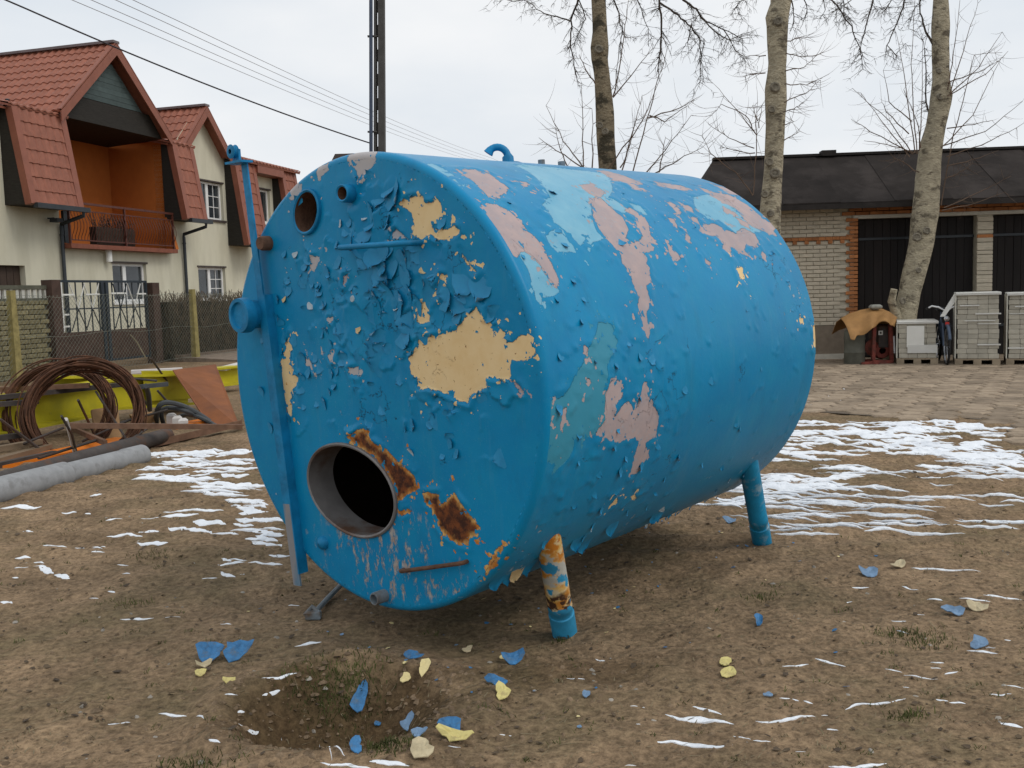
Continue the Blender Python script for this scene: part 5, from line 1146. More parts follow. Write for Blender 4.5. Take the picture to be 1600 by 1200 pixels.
b = B(); shoots(b, ['948,268 1000,195 1012,170 1035,115', '988,275 1010,190 1030,120 1045,70', '958,150 968,110 976,40 985,-10', '958,152 985,120 1020,75', '912,268 910,205 908,130', '912,262 880,220 853,165', '912,262 870,235 842,215', '926,262 925,170', '1010,185 1060,170 1085,155', '1015,180 1040,190 1075,165', '970,262 985,225 992,185', '1010,270 1040,235 1080,180', '1020,272 1060,250 1098,230', '930,130 915,110 905,85', '1030,270 1035,240 1040,215', '970,270 990,200 1003,150', '890,268 876,235 868,200'], Y1-.3, r1, .011); part('shoots', b, 'shoot', t1, kind='stuff')
# second tree, by the far end of the tank
r2 = random.Random(32); Y2 = 14.2
t2 = thing('poplar_tree', (at_depth(1195, 590, Y2).x, Y2, .05), 'bare tree with a pale straight trunk standing at the far end of the tank', 'tree', 'bare trees beyond the tank')
trunk(t2, [(1168, 1218, 600), (1180, 1219, 480), (1186, 1220, 340), (1190, 1221, 300), (1194, 1223, 260), (1197, 1226, 195), (1196, 1229, 160), (1196, 1228, 138), (1200, 1228, 110), (1201, 1229, 97), (1198, 1231, 40), (1196, 1232, 26), (1204, 1236, 4), (1206, 1234, -60), (1208, 1232, -250), (1212, 1228, -500)], Y2, 0, 0, 'bark', 5)
b = B()
for s, r0 in (('1225,-60 1270,-20 1300,0 1330,40 1344,75 1348,108', .016), ('1365,-10 1358,25 1348,60 1344,85', .014), ('1234,-10 1240,20 1238,42', .012), ('1200,-30 1165,-5 1150,10 1160,30', .010), ('1248,-20 1262,15 1250,45', .010), ('1285,-15 1290,15 1282,28', .008), ('1320,-15 1318,20 1330,30', .008), ('1400,-15 1385,15 1370,10', .008)): limb(b, pp(s), Y2, r0, r2, 3, .28, .5, .2, 1)
part('branches', b, 'twig', t2, kind='stuff')
b = B(); shoots(b, ['1178,305 1182,215 1180,190 1184,160', '1182,212 1150,170 1114,130', '1180,208 1165,180 1128,162 1112,180', '1178,232 1140,215 1108,195', '1180,240 1150,235 1125,230', '1176,305 1150,270 1110,240 1096,212', '1226,160 1260,145 1282,125', '1227,132 1260,132 1285,122', '1228,110 1255,105 1280,84', '1228,82 1258,90 1280,85', '1226,220 1250,205', '1225,175 1240,170 1256,160', '1196,87 1165,88', '1197,113 1180,115 1164,120', '1183,190 1176,165', '1185,200 1190,165', '1230,65 1245,60 1262,58', '1224,195 1240,190'], Y2-.2, r2, .0085); part('shoots', b, 'shoot', t2, kind='stuff')
# third tree, leaning, in front of the barn
r3 = random.Random(33); Y3 = 17.9
t3 = thing('poplar_tree', (at_depth(1405, 560, Y3).x, Y3, .05), 'bare tree with a thick pale leaning trunk in front of the barn doors', 'tree', 'bare trees beyond the tank')
trunk(t3, [(1380, 1432, 565), (1392, 1431, 500), (1404, 1437, 460), (1412, 1448, 420), (1420, 1457, 385), (1426, 1466, 330), (1431, 1468, 280), (1434, 1469, 255), (1438, 1472, 225), (1448, 1478, 195), (1453, 1485, 165), (1454, 1487, 150), (1457, 1483, 125), (1457, 1482, 65), (1456, 1483, 40), (1459, 1481, 0), (1460, 1479, -160), (1462, 1476, -400)], Y3, 0, 0, 'bark', 7)
b = B()
for s, r0 in (('1458,70 1446,50 1438,20 1436,-20', .024), ('1415,-15 1412,10 1398,45 1386,72 1384,85', .018), ('1440,0 1425,20 1420,45', .010), ('1330,0 1315,10 1300,20', .008), ('1452,180 1447,160 1446,110 1443,65', .020), ('1386,72 1400,85 1415,68', .008)): limb(b, pp(s), Y3, r0, r3, 3, .3, .4, .1, 1)
part('branches', b, 'twig', t3, kind='stuff')
b = B(); shoots(b, ['1432,240 1428,170 1424,100 1430,-5', '1430,240 1415,130 1400,50', '1436,235 1440,165 1442,60', '1480,140 1490,85 1500,0', '1484,145 1505,80 1528,5', '1470,320 1490,210 1505,160 1522,85 1566,82', '1485,145 1530,105 1566,50', '1480,150 1540,115 1575,80', '1472,230 1520,180 1565,90', '1476,228 1540,205 1598,158', '1478,245 1550,220 1600,192', '1425,238 1390,190 1332,138', '1428,240 1360,205 1330,186', '1430,238 1385,225 1350,220', '1422,245 1385,200 1345,145', '1436,270 1405,250 1397,248', '1480,260 1520,250 1560,235', '1474,325 1530,300 1580,275', '1472,330 1520,318 1570,300', '1480,130 1530,112 1560,95', '1424,190 1390,160 1380,110', '1438,232 1434,190 1412,140', '1475,280 1500,270 1520,255', '1420,210 1385,175 1378,160', '1480,200 1520,195 1550,188'], Y3-.25, r3, .0115); part('shoots', b, 'shoot', t3, kind='stuff')
scars(t1, [(936, 76, Y1-.2, 6), (937, 195, Y1-.22, 5), (945, 205, Y1-.23, 5)]); scars(t2, [(1203, 252, Y2-.2, 6), (1211, 270, Y2-.22, 7), (1212, 135, Y2-.2, 7), (1206, 170, Y2-.2, 5), (1195, 303, Y2-.22, 5), (1204, 333, Y2-.2, 5), (1216, 32, Y2-.2, 6)]); scars(t3, [(1434, 370, Y3-.28, 6), (1449, 360, Y3-.28, 5), (1436, 422, Y3-.28, 4), (1412, 470, Y3-.3, 5), (1468, 110, Y3-.2, 4), (1470, 150, Y3-.2, 5)])
part('cut_limb', B().tube([at_depth(1403, 500, Y3-.1), at_depth(1393, 470, Y3-.25), at_depth(1397, 452, Y3-.3)], [.09, .07, .06], 10), 'bark', t3, True)
# ---------------------------------------------------------------- utility pole and wires
mat('pole_concrete', (.085, .082, .078), .2, 5, .9, .3); mat('pole_pipe', (.055, .075, .12), .2, 5, .5, .1); mat('wire', (.30, .29, .30), .1, 5, .6, 0); mat('cable', (.035, .03, .035), .1, 5, .6, 0)
YP = 20.; up_ = thing('utility_pole', (at_depth(590, 500, YP).x, YP, .05), 'grey concrete utility pole with a conduit rising behind the tank top', 'pole')
pt, pbm = at_depth(592, -420, YP), at_depth(592.5, 560, YP); pbm.z = .0; mp_ = mpp(pbm)
def pole_web(xa_t, xb_t, xa_b, xb_b, o, dp, z0=0, z1=1):
    X = Vector((1, 0, 0)); P0 = pbm.lerp(pt, z0); P1 = pbm.lerp(pt, z1); L_ = lambda a, c, k: a+(c-a)*k
    a0, b0, a1, b1 = L_(xa_b, xa_t, z0), L_(xb_b, xb_t, z0), L_(xa_b, xa_t, z1), L_(xb_b, xb_t, z1); Yv = Vector((0, 1, 0))
    return [P0+X*a0*mp_+Yv*o, P0+X*b0*mp_+Yv*o, P0+X*b0*mp_+Yv*(o+dp), P0+X*a0*mp_+Yv*(o+dp), P1+X*a1*mp_+Yv*o, P1+X*b1*mp_+Yv*o, P1+X*b1*mp_+Yv*(o+dp), P1+X*a1*mp_+Yv*(o+dp)]
part('pole_flange', B().hexa(pole_web(-2, 5, -2, 9.5, 0, .22)), 'pole_concrete', up_); part('pole_flange', B().hexa(pole_web(-7, -4.6, -10, -5.5, 0, .22)), 'pole_concrete', up_)
b = B()
for k in range(26): b.hexa(pole_web(-4.7, -1.9, -5.6, -1.9, .07, .08, k/26, k/26+.018))
part('pole_web', b, 'pole_concrete', up_)
part('conduit', B().tube([pbm+Vector((-12.5*mp_, -.06, 0)), pt+Vector((-11.5*mp_, -.06, 0))], .036, 10), 'pole_pipe', up_, True)
for y in (57, 206, 380): p = at_depth(586, y, YP); part('conduit_clamp', B().box(p+Vector((-4*mp_, -.02, 0)), 14*mp_, .06, .03), 'pole_concrete', up_)
for i, x in enumerate((115, 145, 183, 210)):
    a = at_depth(x, 0, 20); c = at_depth(742+i*8, 252-i*2, 75); d = c-a; P = [a+d*k+Vector((0, 0, -.5*(1-(2*k-1)**2)*(0 <= k <= 1)*.5)) for k in np.linspace(-.35, 1.25, 30)]
    solo('power_line', B().tube(P, .0075, 4, False), 'wire', ('lowest of the four thin power lines crossing the sky behind the pole', 'second lowest thin power line crossing the sky behind the pole', 'second highest thin power line crossing the sky behind the pole', 'highest of the four thin power lines crossing the sky behind the pole')[i], 'wire', 'power lines over the houses')
a = at_depth(10, 0, 15.5); c = at_depth(579, 224, YP); d = c-a
solo('service_cable', B().tube([a+d*k+Vector((0, 0, -.10*(1-(2*k-1)**2) if k > 0 else 0)) for k in np.linspace(-.5, 1, 26)], .014, 5, False), 'cable', 'thick dark service cable running from the upper left to the pole', 'wire')
# ---------------------------------------------------------------- scrap pile at left
mat('pipe_grey', (.29, .295, .30), .12, 14, .85, 0, 60, c2=(.22, .22, .22), thr=.6); mat('tube_dark', (.060, .050, .045), .35, 6, .7, .3, c2=(.10, .05, .03), thr=.58); mat('rust_wire', (.085, .038, .020), .4, 14, .85, .3, c2=(.14, .06, .03), thr=.6); mat('rust_sheet', (.235, .085, .032), .22, 3, .9, .3, c2=(.16, .065, .035), thr=.56, soft=.3)
mat('yellow_paint', (.50, .435, .018), .10, 4, .5, .1, c2=(.36, .33, .03), thr=.62, soft=.25); mat('orange_paint', (.72, .19, .012), .10, 4, .6, .1); mat('wood_old', (.19, .135, .085), .25, 6, .9, .3, stretch=(1, .2, 1)); mat('hose_grey', (.062, .068, .072), .2, 8, .6, .1); mat('plank_pale', (.60, .57, .54), .1, 5, .9, .1); mat('card_brown', (.29, .17, .08), .15, 5, .9, .2); mat('rust_bar', (.17, .095, .06), .3, 10, .85, .2)
def gp(px, py, h): 
    d = ray(px, py); z = .0+h
    return EYEV+d*((z-EYE)/d.z)
a, c = gp(222, 711, .095), gp(-70, 785, .11); d = (c-a).normalized(); l = (c-a).length
b = B().lathe(a, d, [(.04, .068), (0, .068), (0, .098), (.25, .098), (.27, .092), (1.0, .092), (1.02, .108), (l, .110)], 28); b.lathe(a, d, [(.04, .075), (.6, .075)], 28)
solo('concrete_pipe', b, 'pipe_grey', 'long pale grey pipe on the ground in front of the scrap pile', 'pipe', smooth=True)
def tube_thing(name, pts, r, m, label, cat, group=None, n=10): return solo(name, B().tube(pts, r, n), m, label, cat, group, smooth=True)
tube_thing('steel_tube', [gp(-60, 768, .15), gp(262, 680, .13)], .075, 'tube_dark', 'dark rusty steel tube lying along the back of the grey pipe', 'tube')
b = B().bar(gp(226, 699, .05), gp(378, 664, .10), .07, .012); b.bar(gp(226, 697, .08), gp(378, 661, .13), .012, .07); solo('angle_iron', b, 'rust_bar', 'rusty angle iron running from the pipe end to the tank', 'angle iron')
b = B().bar(gp(105, 665, .36), gp(378, 667, .20), .05, .05); solo('steel_bar', b, 'rust_bar', 'reddish flat bar lying level across the front of the scrap', 'bar')
a, c = gp(-40, 741, .03), gp(190, 693, .03); solo('orange_plank', B().bar(a+Vector((0, .12, .02)), c+Vector((0, .12, .02)), .30, .05), 'orange_paint', 'long orange painted plank under the dark tube', 'plank')
solo('orange_plank', B().bar(gp(268, 668, .06), gp(350, 652, .10), .22, .04), 'orange_paint', 'short orange painted piece behind the angle iron near the hoses', 'plank')
# beams of yellow painted steel
def beam(p0, p1, wd, ht, tf, m, label):
    X = (p1-p0).normalized(); Yv = X.cross(ZU).normalized(); Zv = Yv.cross(X); L_ = (p1-p0).length; mid = (p0+p1)/2
    o = thing('steel_beam', p0, label, 'beam', 'yellow beams in the scrap pile')
    part('web', B().box(mid+Zv*ht/2, L_, .02, ht-2*tf, X, Yv, Zv), m, o); part('flange', B().box(mid+Zv*tf/2, L_, wd, tf, X, Yv, Zv), m, o); part('flange', B().box(mid+Zv*(ht-tf/2), L_, wd, tf, X, Yv, Zv), m, o)
beam(gp(-60, 690, .16), gp(170, 645, .22), .26, .40, .03, 'yellow_paint', 'yellow steel beam behind the wire coils, its left end out of view')
beam(gp(60, 648, .30), gp(293, 632, .10), .30, .42, .03, 'yellow_paint', 'yellow steel beam reaching under the rusty sheet')
beam(gp(330, 605, .15), gp(372, 600, .15), .28, .30, .03, 'yellow_paint', 'short yellow beam end beside the tank behind the rusty sheet')
b = B().box(gp(262, 622, .25)+Vector((0, .1, .16)), 1.0, .04, .42, (gp(293, 632, .1)-gp(60, 648, .3)).normalized(), Vector((0, 1, 0)), Vector((0, -.35, .95)).normalized()); solo('yellow_panel', b, 'yellow_paint', 'yellow sheet metal panel leaning on the beam left of the rusty sheet', 'panel')
# wire coils
def coil(px, py, Rr, Yd, n, seed, label, tilt, yaw, thick):
    r = random.Random(seed); c = at_depth(px, py, Yd); o = thing('wire_coil', Vector((c.x, c.y, g1(c.x, c.y))), label, 'wire coil', 'rusty wire coils')
    N = Vector((math.sin(yaw)*math.cos(tilt), -math.cos(yaw)*math.cos(tilt), math.sin(tilt))); X = N.cross(ZU).normalized(); Yv = X.cross(N); Yv = -Yv if Yv.z < 0 else Yv
    for i in range(n):
        cc = c+N*r.uniform(-thick, thick)+X*r.gauss(0, .022)+Yv*r.gauss(0, .022); q = Rr*(1+r.uniform(-.07, .045)); w1, w2 = r.random()*6, r.random()*6; n2 = (N+X*r.gauss(0, .07)+Yv*r.gauss(0, .07)).normalized(); x2 = (X-n2*X.dot(n2)).normalized(); y2 = n2.cross(x2)
        P = [cc+(x2*math.cos(t)+y2*math.sin(t))*q*(1+.02*math.sin(2*t+w1)+.012*math.sin(5*t+w2)) for t in np.linspace(0, 2*math.pi, 49)]
        part('wire_loop', B().tube(P, .0075, 4, False), 'rust_wire', o)
coil(92, 642, .53, 10.4, 40, 1, 'coil of rusty wire, the farther of two leaning side by side', .42, .35, .05)
coil(132, 645, .54, 9.95, 58, 2, 'thick coil of rusty wire, the nearer of two leaning side by side', .42, .35, .09)
solo('pale_stick', B().tube([gp(103, 655, .50), gp(110, 680, .30), gp(117, 708, .06)], .018, 6), 'plank_pale', 'short white stick hanging on the near wire coil', 'stick')
solo('steel_rod', B().tube([gp(96, 650, .55), gp(112, 678, .35), gp(119, 706, .06)], .012, 6), 'tube_dark', 'thin dark rod beside the white stick on the coil', 'rod')
for i, (x0, y0, x1, y1, w_, m, h, lab) in enumerate(((-30, 726, 75, 698, .10, 'wood_old', .10, 'weathered timber lying just behind the orange plank'), (-30, 706, 62, 690, .09, 'wood_old', .16, 'brown timber under the left end of the yellow beam'), (-30, 688, 60, 676, .08, 'tube_dark', .20, 'dark steel section stacked under the yellow beam'), (-30, 733, 85, 708, .06, 'tube_dark', .08, 'dark flat bar touching the orange plank'),
     (-30, 610, 140, 602, .07, 'rust_bar', .62, 'reddish bar on top of the pile behind the coils'), (-30, 624, 200, 600, .05, 'tube_dark', .57, 'dark bar lying along the top of the yellow beam'), (74, 604, 128, 599, .08, 'plank_pale', .50, 'white board seen through the wire coil'), (-30, 634, 60, 627, .05, 'tube_dark', .52, 'dark bar in front of the yellow top at left'), (205, 581, 285, 577, .20, 'plank_pale', .42, 'pale board lying behind the yellow beam'),
     (345, 577, 380, 568, .18, 'plank_pale', .42, 'pale board end next to the tank'), (110, 668, 165, 692, .035, 'rust_bar', .16, 'thin rusty bar slanting under the coil'), (205, 606, 262, 600, .03, 'hose_grey', .55, 'grey bar lying on the yellow panel'))):
    solo('scrap_bar', B().bar(gp(x0, y0, h), gp(x1, y1, h), w_, .05), m, lab, 'bar', 'bars and boards in the scrap pile')
def arc(pts, r, m, label, name='hose', cat='hose', group='grey hoses in the scrap pile'):
    P = [gp(x, y, h) for x, y, h in pts]; Q = []
    for i in range(len(P)-1):
        p0, p1, p2, p3 = P[max(0, i-1)], P[i], P[i+1], P[min(len(P)-1, i+2)]
        for k in range(6):
            t = k/6; Q.append(.5*((2*p1)+(p2-p0)*t+(2*p0-5*p1+4*p2-p3)*t*t+(3*p1-p0-3*p2+p3)*t**3))
    Q.append(P[-1]); solo(name, B().tube(Q, r, 8), m, label, cat, group, smooth=True)
arc([(244, 664, .06), (246, 640, .28), (258, 629, .36), (285, 634, .30), (312, 648, .18), (334, 663, .06)], .03, 'hose_grey', 'grey hose arching highest from the bar to the rusty sheet')
arc([(256, 664, .06), (252, 645, .22), (262, 637, .28), (290, 642, .24), (318, 655, .12), (340, 667, .05)], .026, 'hose_grey', 'grey hose bent close under the highest arch')
arc([(272, 655, .10), (290, 648, .17), (312, 652, .16), (336, 664, .06)], .024, 'hose_grey', 'short grey hose lowest of the arches')
arc([(228, 603, .58), (232, 618, .42), (234, 640, .20)], .03, 'hose_grey', 'upright grey bent pipe in front of the yellow panel', 'bent_pipe', 'pipe', None)
arc([(310, 690, .03), (330, 684, .03), (345, 676, .03), (330, 672, .03), (300, 682, .03)], .012, 'tube_dark', 'dark cable loop on the snow below the angle iron', 'cable_loop', 'cable', None)
arc([(225, 706, .03), (255, 709, .03), (280, 702, .03), (300, 694, .03)], .012, 'tube_dark', 'dark cable trailing past the grey pipe end', 'cable_loop', 'cable', None)
for i, (x0, y0, x1, y1, h0, h1, lab) in enumerate(((122, 625, 152, 688, .55, .06, 'dark rod leaning inside the near coil'), (236, 560, 278, 620, .80, .22, 'thin dark rod slanting over the yellow panel'), (170, 588, 245, 595, .68, .62, 'dark rod lying across the top of the yellow beam'), (190, 590, 222, 640, .62, .2, 'rusty rod leaning against the yellow beam right of the coil'), (204, 592, 232, 636, .6, .2, 'thin rod leaning in front of the yellow panel'), (246, 610, 262, 628, .45, .30, 'short dark rod beside the bent pipe'), (20, 700, 100, 668, .14, .30, 'dark rod lying over the timbers at far left'), (60, 716, 150, 688, .12, .16, 'dark rod crossing the bottom of the near coil'), (128, 690, 205, 655, .10, .30, 'dark rod rising from the dark tube behind the brown board'), (160, 668, 262, 640, .14, .28, 'thin rod lying under the hoses'), (186, 700, 240, 662, .10, .20, 'dark rod between the tube and the level bar'), (255, 690, 330, 668, .06, .10, 'dark rod just behind the angle iron'), (0, 655, 60, 700, .45, .12, 'dark rod leaning on the yellow beam at the left edge'), (150, 612, 200, 690, .55, .1, 'dark rod leaning through the right side of the near coil'))):
    tube_thing('steel_rod', [gp(x0, y0, h0), gp(x1, y1, h1)], .014, 'tube_dark', lab, 'rod', 'rods in the scrap pile', 6)
p = [gp(270, 578, .62), gp(337, 569, .62), gp(374, 665, .07), gp(327, 664, .07)]; nn = (p[1]-p[0]).cross(p[3]-p[0]).normalized()*.012
solo('rusty_sheet', B().prism(p, nn), 'rust_sheet', 'large orange brown rusty steel sheet leaning on the scrap beside the tank', 'steel sheet')
p = [gp(143, 640, .34), gp(184, 634, .34), gp(190, 684, .05), gp(152, 688, .05)]; nn = (p[1]-p[0]).cross(p[3]-p[0]).normalized()*.03
solo('wooden_board', B().prism(p, nn), 'card_brown', 'brown wooden board standing between the two coils and the yellow beam', 'board')
p = [gp(205, 650, .22), gp(240, 646, .22), gp(243, 664, .08), gp(208, 668, .08)]; nn = (p[1]-p[0]).cross(p[3]-p[0]).normalized()*.05
solo('wooden_board', B().prism(p, nn), 'card_brown', 'small brown board end right of the near coil', 'board')
b = B(); 
for k in range(3): b.box(gp(268+k*9, 655+k*2, .14), .11, .10, .14-.03*k, Vector((.9, .3, 0)).normalized(), Vector((-.3, .9, 0)).normalized(), bev=.025)
solo('pipe_fitting', b, 'plank_pale', 'pale grey fitting lying on the bar in front of the hoses', 'fitting')
# ---------------------------------------------------------------- goods and machines in front of the barn
mat('pallet_wood', (.27, .215, .15), .25, 5, .9, .3, stretch=(.3, 1, 1)); mat('block_grey', (.42, .39, .32), .12, 7, .9, .3, rnd=.10); mat('wrap_white', (.60, .59, .55), .06, 5, .35, .2, 30); mat('wrap_side', (.52, .50, .43), .14, 4, .35, .3, 20, stretch=(1, 1, 3)); mat('label_paper', (.72, .71, .66), .05, 5, .7, 0)
mat('tarp_brown', (.33, .175, .062), .22, 4, .75, .3, 16); mat('stone', (.25, .25, .22), .25, 10, .9, .4); mat('barrel_green', (.095, .095, .075), .25, 6, .7, .2); mat('machine_red', (.20, .045, .032), .3, 8, .65, .3, c2=(.09, .035, .025), thr=.58); mat('rubber', (.018, .018, .019), .2, 9, .8, .1); mat('chrome', (.55, .56, .58), .1, 5, .3, 0, metal=.8); mat('bike_frame', (.06, .085, .13), .2, 5, .4, 0); mat('bike_white', (.74, .75, .77), .05, 5, .4, 0); mat('red_plastic', (.55, .04, .03), .1, 5, .4, 0)
def pallet(x0px, x1px, base_py, top_py, dep, label, layers, wrap, Ypx=None, lab_=False):
    a = gp(x0px, base_py, .06); c = gp(x1px, base_py, .06); X = BV; Yv = Vector((a.x, a.y, 0)).normalized(); Yv = (Yv*.9-BW*.1).normalized(); X = Vector((Yv.y, -Yv.x, 0)); w_ = (c-a).dot(X); z0 = .055
    H_ = at_depth((x0px+x1px)/2, top_py, ((a+c)/2).y).z
    o = thing('pallet_stack', Vector((a.x+w_/2*X.x, a.y+dep/2, z0)), label, 'pallet of blocks', 'pallets of paving blocks')
    P = lambda s, d, z: a+X*s+Yv*d+ZU*(z-a.z)
    def bx(b, s0, s1, d0, d1, z0_, z1_, bev=0): return b.box(P((s0+s1)/2, (d0+d1)/2, (z0_+z1_)/2), s1-s0, d1-d0, z1_-z0_, X, Yv, ZU, bev)
    pl_ = part('pallet', bx(B(), 0, w_, 0, dep, z0+.095, z0+.115), 'pallet_wood', o)
    for k in (0, .5, 1): part('pallet_block', bx(B(), (w_-.12)*k, (w_-.12)*k+.12, 0, dep, z0+.02, z0+.095), 'pallet_wood', pl_)
    part('pallet_board', bx(B(), 0, w_, 0, .1, z0, z0+.02), 'pallet_wood', pl_)
    zt = H_-.02; lh = (zt-z0-.118)/layers; r = random.Random(int(x0px))
    for k in range(layers):
        z = z0+.118+k*lh; nb = 4; j_ = r.uniform(-.012, .012)
        for q in range(nb): part('block', bx(B(), .03+j_+(w_-.06)*q/nb+.002, .03+j_+(w_-.06)*(q+1)/nb-.002, .03+r.uniform(0, .014), dep-.03, z, z+lh-.003, .005), 'block_grey', o)
    b = B(); bx(b, .0, w_, .0, dep, zt+.002, H_+.015, .01); bx(b, .0, w_, -.004, .012, zt-.012, zt+.004, .003); part('plastic_top', b, 'wrap_white', o); part('side_wrap', bx(B(), -.006, .012, .01, dep, z0+.118, zt, .003), 'wrap_side', o)
    if wrap:
        for k in range(wrap): z = z0+.15+r.uniform(0, zt-z0-.3); s = r.uniform(-.002, w_*.5); part('wrap_strip', bx(B(), s, min(w_, s+r.uniform(.25, .6)), .008, .022, z, z+r.uniform(.012, .03), .004), 'wrap_white', o)
    return o, P, w_, bx, zt
o, P, w_, bx, zt = pallet(1401, 1466, 570, 503, 1.0, 'small pallet of grey blocks with a white sheet beside the leaning tree', 7, 0)
part('label_sheet', bx(B(), w_*.24, w_*.66, .006, .018, .36, zt-.05, .003), 'label_paper', o); part('label_sheet', bx(B(), w_*.26, w_*.98, .002, .016, .26, .40, .003), 'wrap_white', o)
o, P, w_, bx, zt = pallet(1492, 1563, 571, 458, 1.0, 'tall pallet of grey blocks wrapped in plastic, left of the last one', 13, 5)
part('loose_wrap', B().prism([P(-.02, .1, zt+.02), P(.05, .1, zt-.02), P(-.17, .02, zt-.36), P(-.24, .02, zt-.36)], BW*.02), 'wrap_white', o)
pallet(1572, 1650, 571, 458, 1.0, 'tall pallet of grey blocks cut by the right edge of the photo', 13, 4)
# covered machine
def bsheet(pts_rows): 
    b = B(); n = len(pts_rows[0]); vs = sum(pts_rows, []); b.add(vs, [(i*n+j, i*n+j+1, (i+1)*n+j+1, (i+1)*n+j) for i in range(len(pts_rows)-1) for j in range(n-1)]); return b
ym = gp(1360, 569, .06).y
mc = thing('covered_machine', Vector((gp(1376, 569, .06).x, ym, .055)), 'dark red machine on a frame standing under the brown tarpaulin', 'machine')
q = lambda px, py, d=0.: at_depth(px, py, ym+d)
b = B(); b.bar(q(1366, 506), q(1364, 569), .06, .06, Vector((0, 1, 0))); b.bar(q(1391, 506), q(1393, 569), .06, .06, Vector((0, 1, 0))); part('frame', b, 'machine_red', mc)
b = B(); b.bar(q(1363, 566, -.06), q(1394, 566, -.06), .10, .08); part('base_rail', b, 'machine_red', mc)
b = B().box(q(1378, 525, .35), .30, .5, .42, bev=.03); part('motor_box', b, 'tube_dark', mc); part('maker_plate', B().box(q(1376, 520, .085), .075, .01, .075), 'label_paper', mc); part('plate_mark', B().box(q(1376, 520, .078), .03, .01, .035), 'tube_dark', mc)
part('drum', B().lathe(q(1379, 548, .12), Vector((0, 1, .1)), [(0, .06), (0, .13), (.06, .16), (.4, .17), (.5, .10), (.5, .01)], 20), 'machine_red', mc, True)
part('chute', B().box(q(1352, 566, .1), .28, .4, .05, Vector((1, 0, .1)).normalized(), Vector((0, 1, 0)), Vector((-.1, 0, 1)).normalized()), 'machine_red', mc); part('prop', B().bar(q(1396, 525, 0), q(1397, 552, 0), .03, .03, Vector((0, 1, 0))), 'bike_white', mc)
bar_ = B().lathe(Vector((gp(1335, 569, .06).x, ym+.1, .055)), ZU, [(0, .17), (.02, .18), (.2, .175), (.22, .185), (.24, .175), (.43, .175), (.45, .185), (.60, .17), (.62, .12), (.625, .01)], 24, False); solo('barrel', bar_, 'barrel_green', 'dull green barrel under the left flap of the tarpaulin', 'barrel', smooth=True)
# tarpaulin: a draped sheet with folds
top = [(1314, 497), (1326, 490), (1345, 484), (1360, 481.5), (1378, 482), (1390, 487), (1402, 496)]; frt = [(1329, 529), (1337, 527), (1350, 520), (1364, 512), (1375, 503), (1388, 502), (1400, 512)]
rows = []
for i in range(9):
    t = i/8; row = []
    for j in range(25):
        k = j/24*6; a = int(min(5, k)); f = k-a; tx = top[a][0]*(1-f)+top[a+1][0]*f; ty = top[a][1]*(1-f)+top[a+1][1]*f; fx = frt[a][0]*(1-f)+frt[a+1][0]*f; fy = frt[a][1]*(1-f)+frt[a+1][1]*f
        p0 = at_depth(tx, ty, ym+.35); p1 = at_depth(fx, fy, ym-.22); p = p0.lerp(p1, t); p.z += .05*math.sin(math.pi*t)+.022*math.sin(k*4+t*3)*t; p.y -= .06*math.sin(k*3)*t; row.append(p)
    rows.append(row)
back = [[p+Vector((0, .5*s, -.30*s*s)) for p in rows[0]] for s in (1, .5)]; rows = back+rows
n_ = len(rows[0]); b = bsheet(rows); lowv = [v-Vector((0, 0, .014)) for v in b.v]; k = len(b.v); fsr = [tuple(i+k for i in f[::-1]) for f in b.f]; R_ = len(rows)
rim = [(j, j+1) for j in range(n_-1)]+[((R_-1)*n_+j+1, (R_-1)*n_+j) for j in range(n_-1)]+[((i+1)*n_, i*n_) for i in range(R_-1)]+[(i*n_+n_-1, (i+1)*n_+n_-1) for i in range(R_-1)]
b.v += lowv; b.f += fsr+[(a_, c_, c_+k, a_+k) for a_, c_ in rim]
solo('tarpaulin', b, 'tarp_brown', 'brown tarpaulin draped over a machine and held by a stone', 'tarpaulin', smooth=True)
b = B().box(at_depth(1368, 479.5, ym+.22), .19, .16, .085, bev=.03); solo('stone', b, 'stone', 'grey stone lying on top of the brown tarpaulin', 'stone', smooth=True)
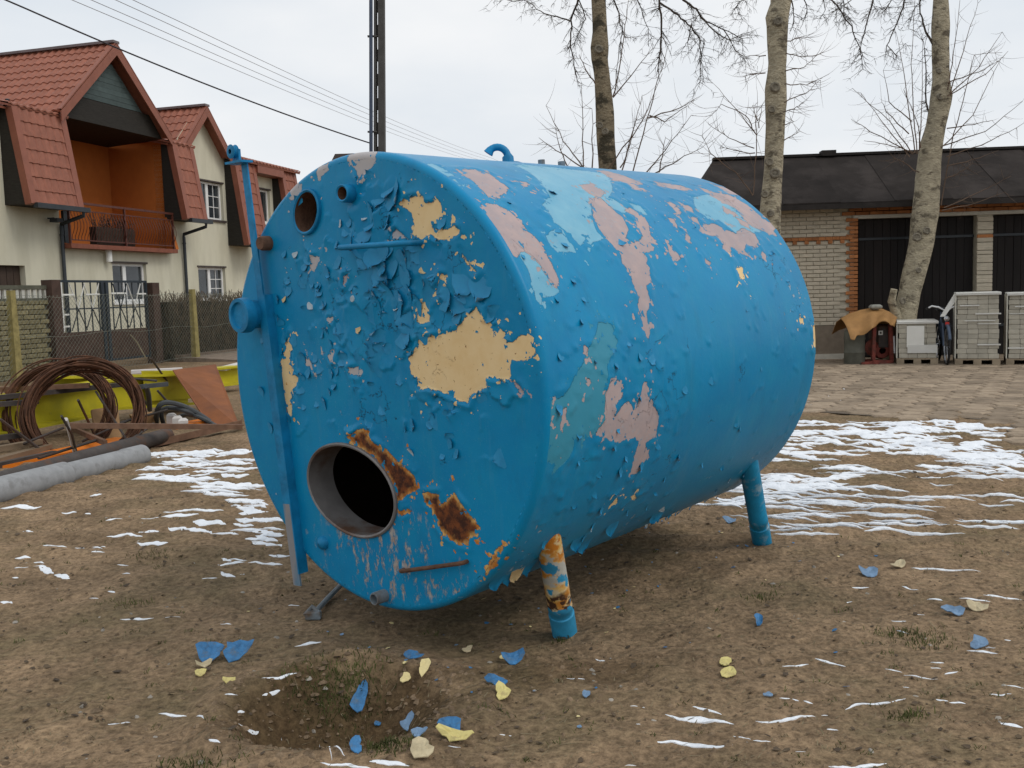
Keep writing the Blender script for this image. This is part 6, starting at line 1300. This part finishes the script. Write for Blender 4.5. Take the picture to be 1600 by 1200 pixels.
# bicycle seen nearly end on
def bicycle(px, base_py, yaw, label, scale=1., m='bike_white'):
    c = gp(px, base_py, .06); o = thing('bicycle', Vector((c.x, c.y, .058)), label, 'bicycle'); D = Vector((math.sin(yaw), -math.cos(yaw), 0)); S = Vector((D.y, -D.x, 0)); k = scale
    P = lambda f, h, s=0.: Vector((c.x, c.y, .058))+D*(f*k)+ZU*(h*k)+S*(s*k)
    for f, nm in ((0, 'wheel'), (-1.02, 'wheel')):
        wn_ = part(nm, B().lathe(P(f, .33, -.012), S, [(0, .285*k), (0, .30*k), (.024*k, .30*k), (.024*k, .285*k), (0, .285*k)], 32), 'chrome', o, True)
        part('tyre', B().tube([P(f+.315*math.cos(a), .33+.315*math.sin(a)) for a in np.linspace(0, 2*math.pi, 33)], .021*k, 8, False), 'rubber', wn_, True)
        sp2 = B()
        for i in range(14): a = 2*math.pi*i/14; sp2.tube([P(f, .33), P(f+.29*math.cos(a), .33+.29*math.sin(a), .01*(-1)**i)], .0022, 3, False)
        part('spokes', sp2, 'chrome', wn_)
        part('mudguard', B().tube([P(f+.36*math.cos(a), .33+.36*math.sin(a)) for a in np.linspace(.35, 2.6, 14)], .026*k, 6, False), m, o, True)
    fr = B()
    for a_, b2 in (((0, .33, .05), (-.12, .72, .05)), ((0, .33, -.05), (-.12, .72, -.05)), ((-.12, .70), (-.18, .92)), ((-.14, .76), (-.58, .34)), ((-.15, .86), (-.70, .80)), ((-.58, .34), (-.74, .90)), ((-.58, .34), (-1.02, .33, .05)), ((-.72, .80), (-1.02, .33, .05)), ((-.58, .34), (-1.02, .33, -.05)), ((-.72, .80), (-1.02, .33, -.05))): fr.tube([P(*a_), P(*b2)], .017*k, 8)
    part('frame', fr, m, o, True)
    hb = part('handlebar', B().tube([P(-.34, .98, -.27), P(-.22, 1.02, -.22), P(-.14, 1.0, -.12), P(-.17, .93, 0), P(-.14, 1.0, .12), P(-.22, 1.02, .22), P(-.34, .98, .27)], .014*k, 8), 'bike_white', o, True)
    for s in (-1, 1): part('grip', B().tube([P(-.30, .99, .26*s), P(-.40, .97, .285*s)], .02*k, 8), 'rubber', hb, True)
    part('saddle', B().box(P(-.76, .95), .26*k, .16*k, .07*k, D, S, ZU, .025), 'rubber', o, True)
    part('headlight', B().lathe(P(-.04, .80), D, [(-.06, .01), (-.05, .03), (0, .045), (.005, .04), (.01, .001)], 14), 'chrome', o, True)
    part('reflector', B().box(P(.02, .72, .0), .02, .06, .05, D, S, ZU), 'red_plastic', o)
    part('crank', B().lathe(P(-.58, .33, .05), S, [(0, .09), (.006, .09), (.006, .02), (.05, .015)], 20), 'chrome', o)
    for s in (-1, 1): part('pedal', B().bar(P(-.58, .33, .06*s), P(-.58+.16*s, .33-.05*s, .09*s), .02, .02), 'rubber', o)
    return o
bicycle(1479, 570, -.28, 'bicycle with white handlebar standing between the small and the tall pallet', .98, 'bike_frame')
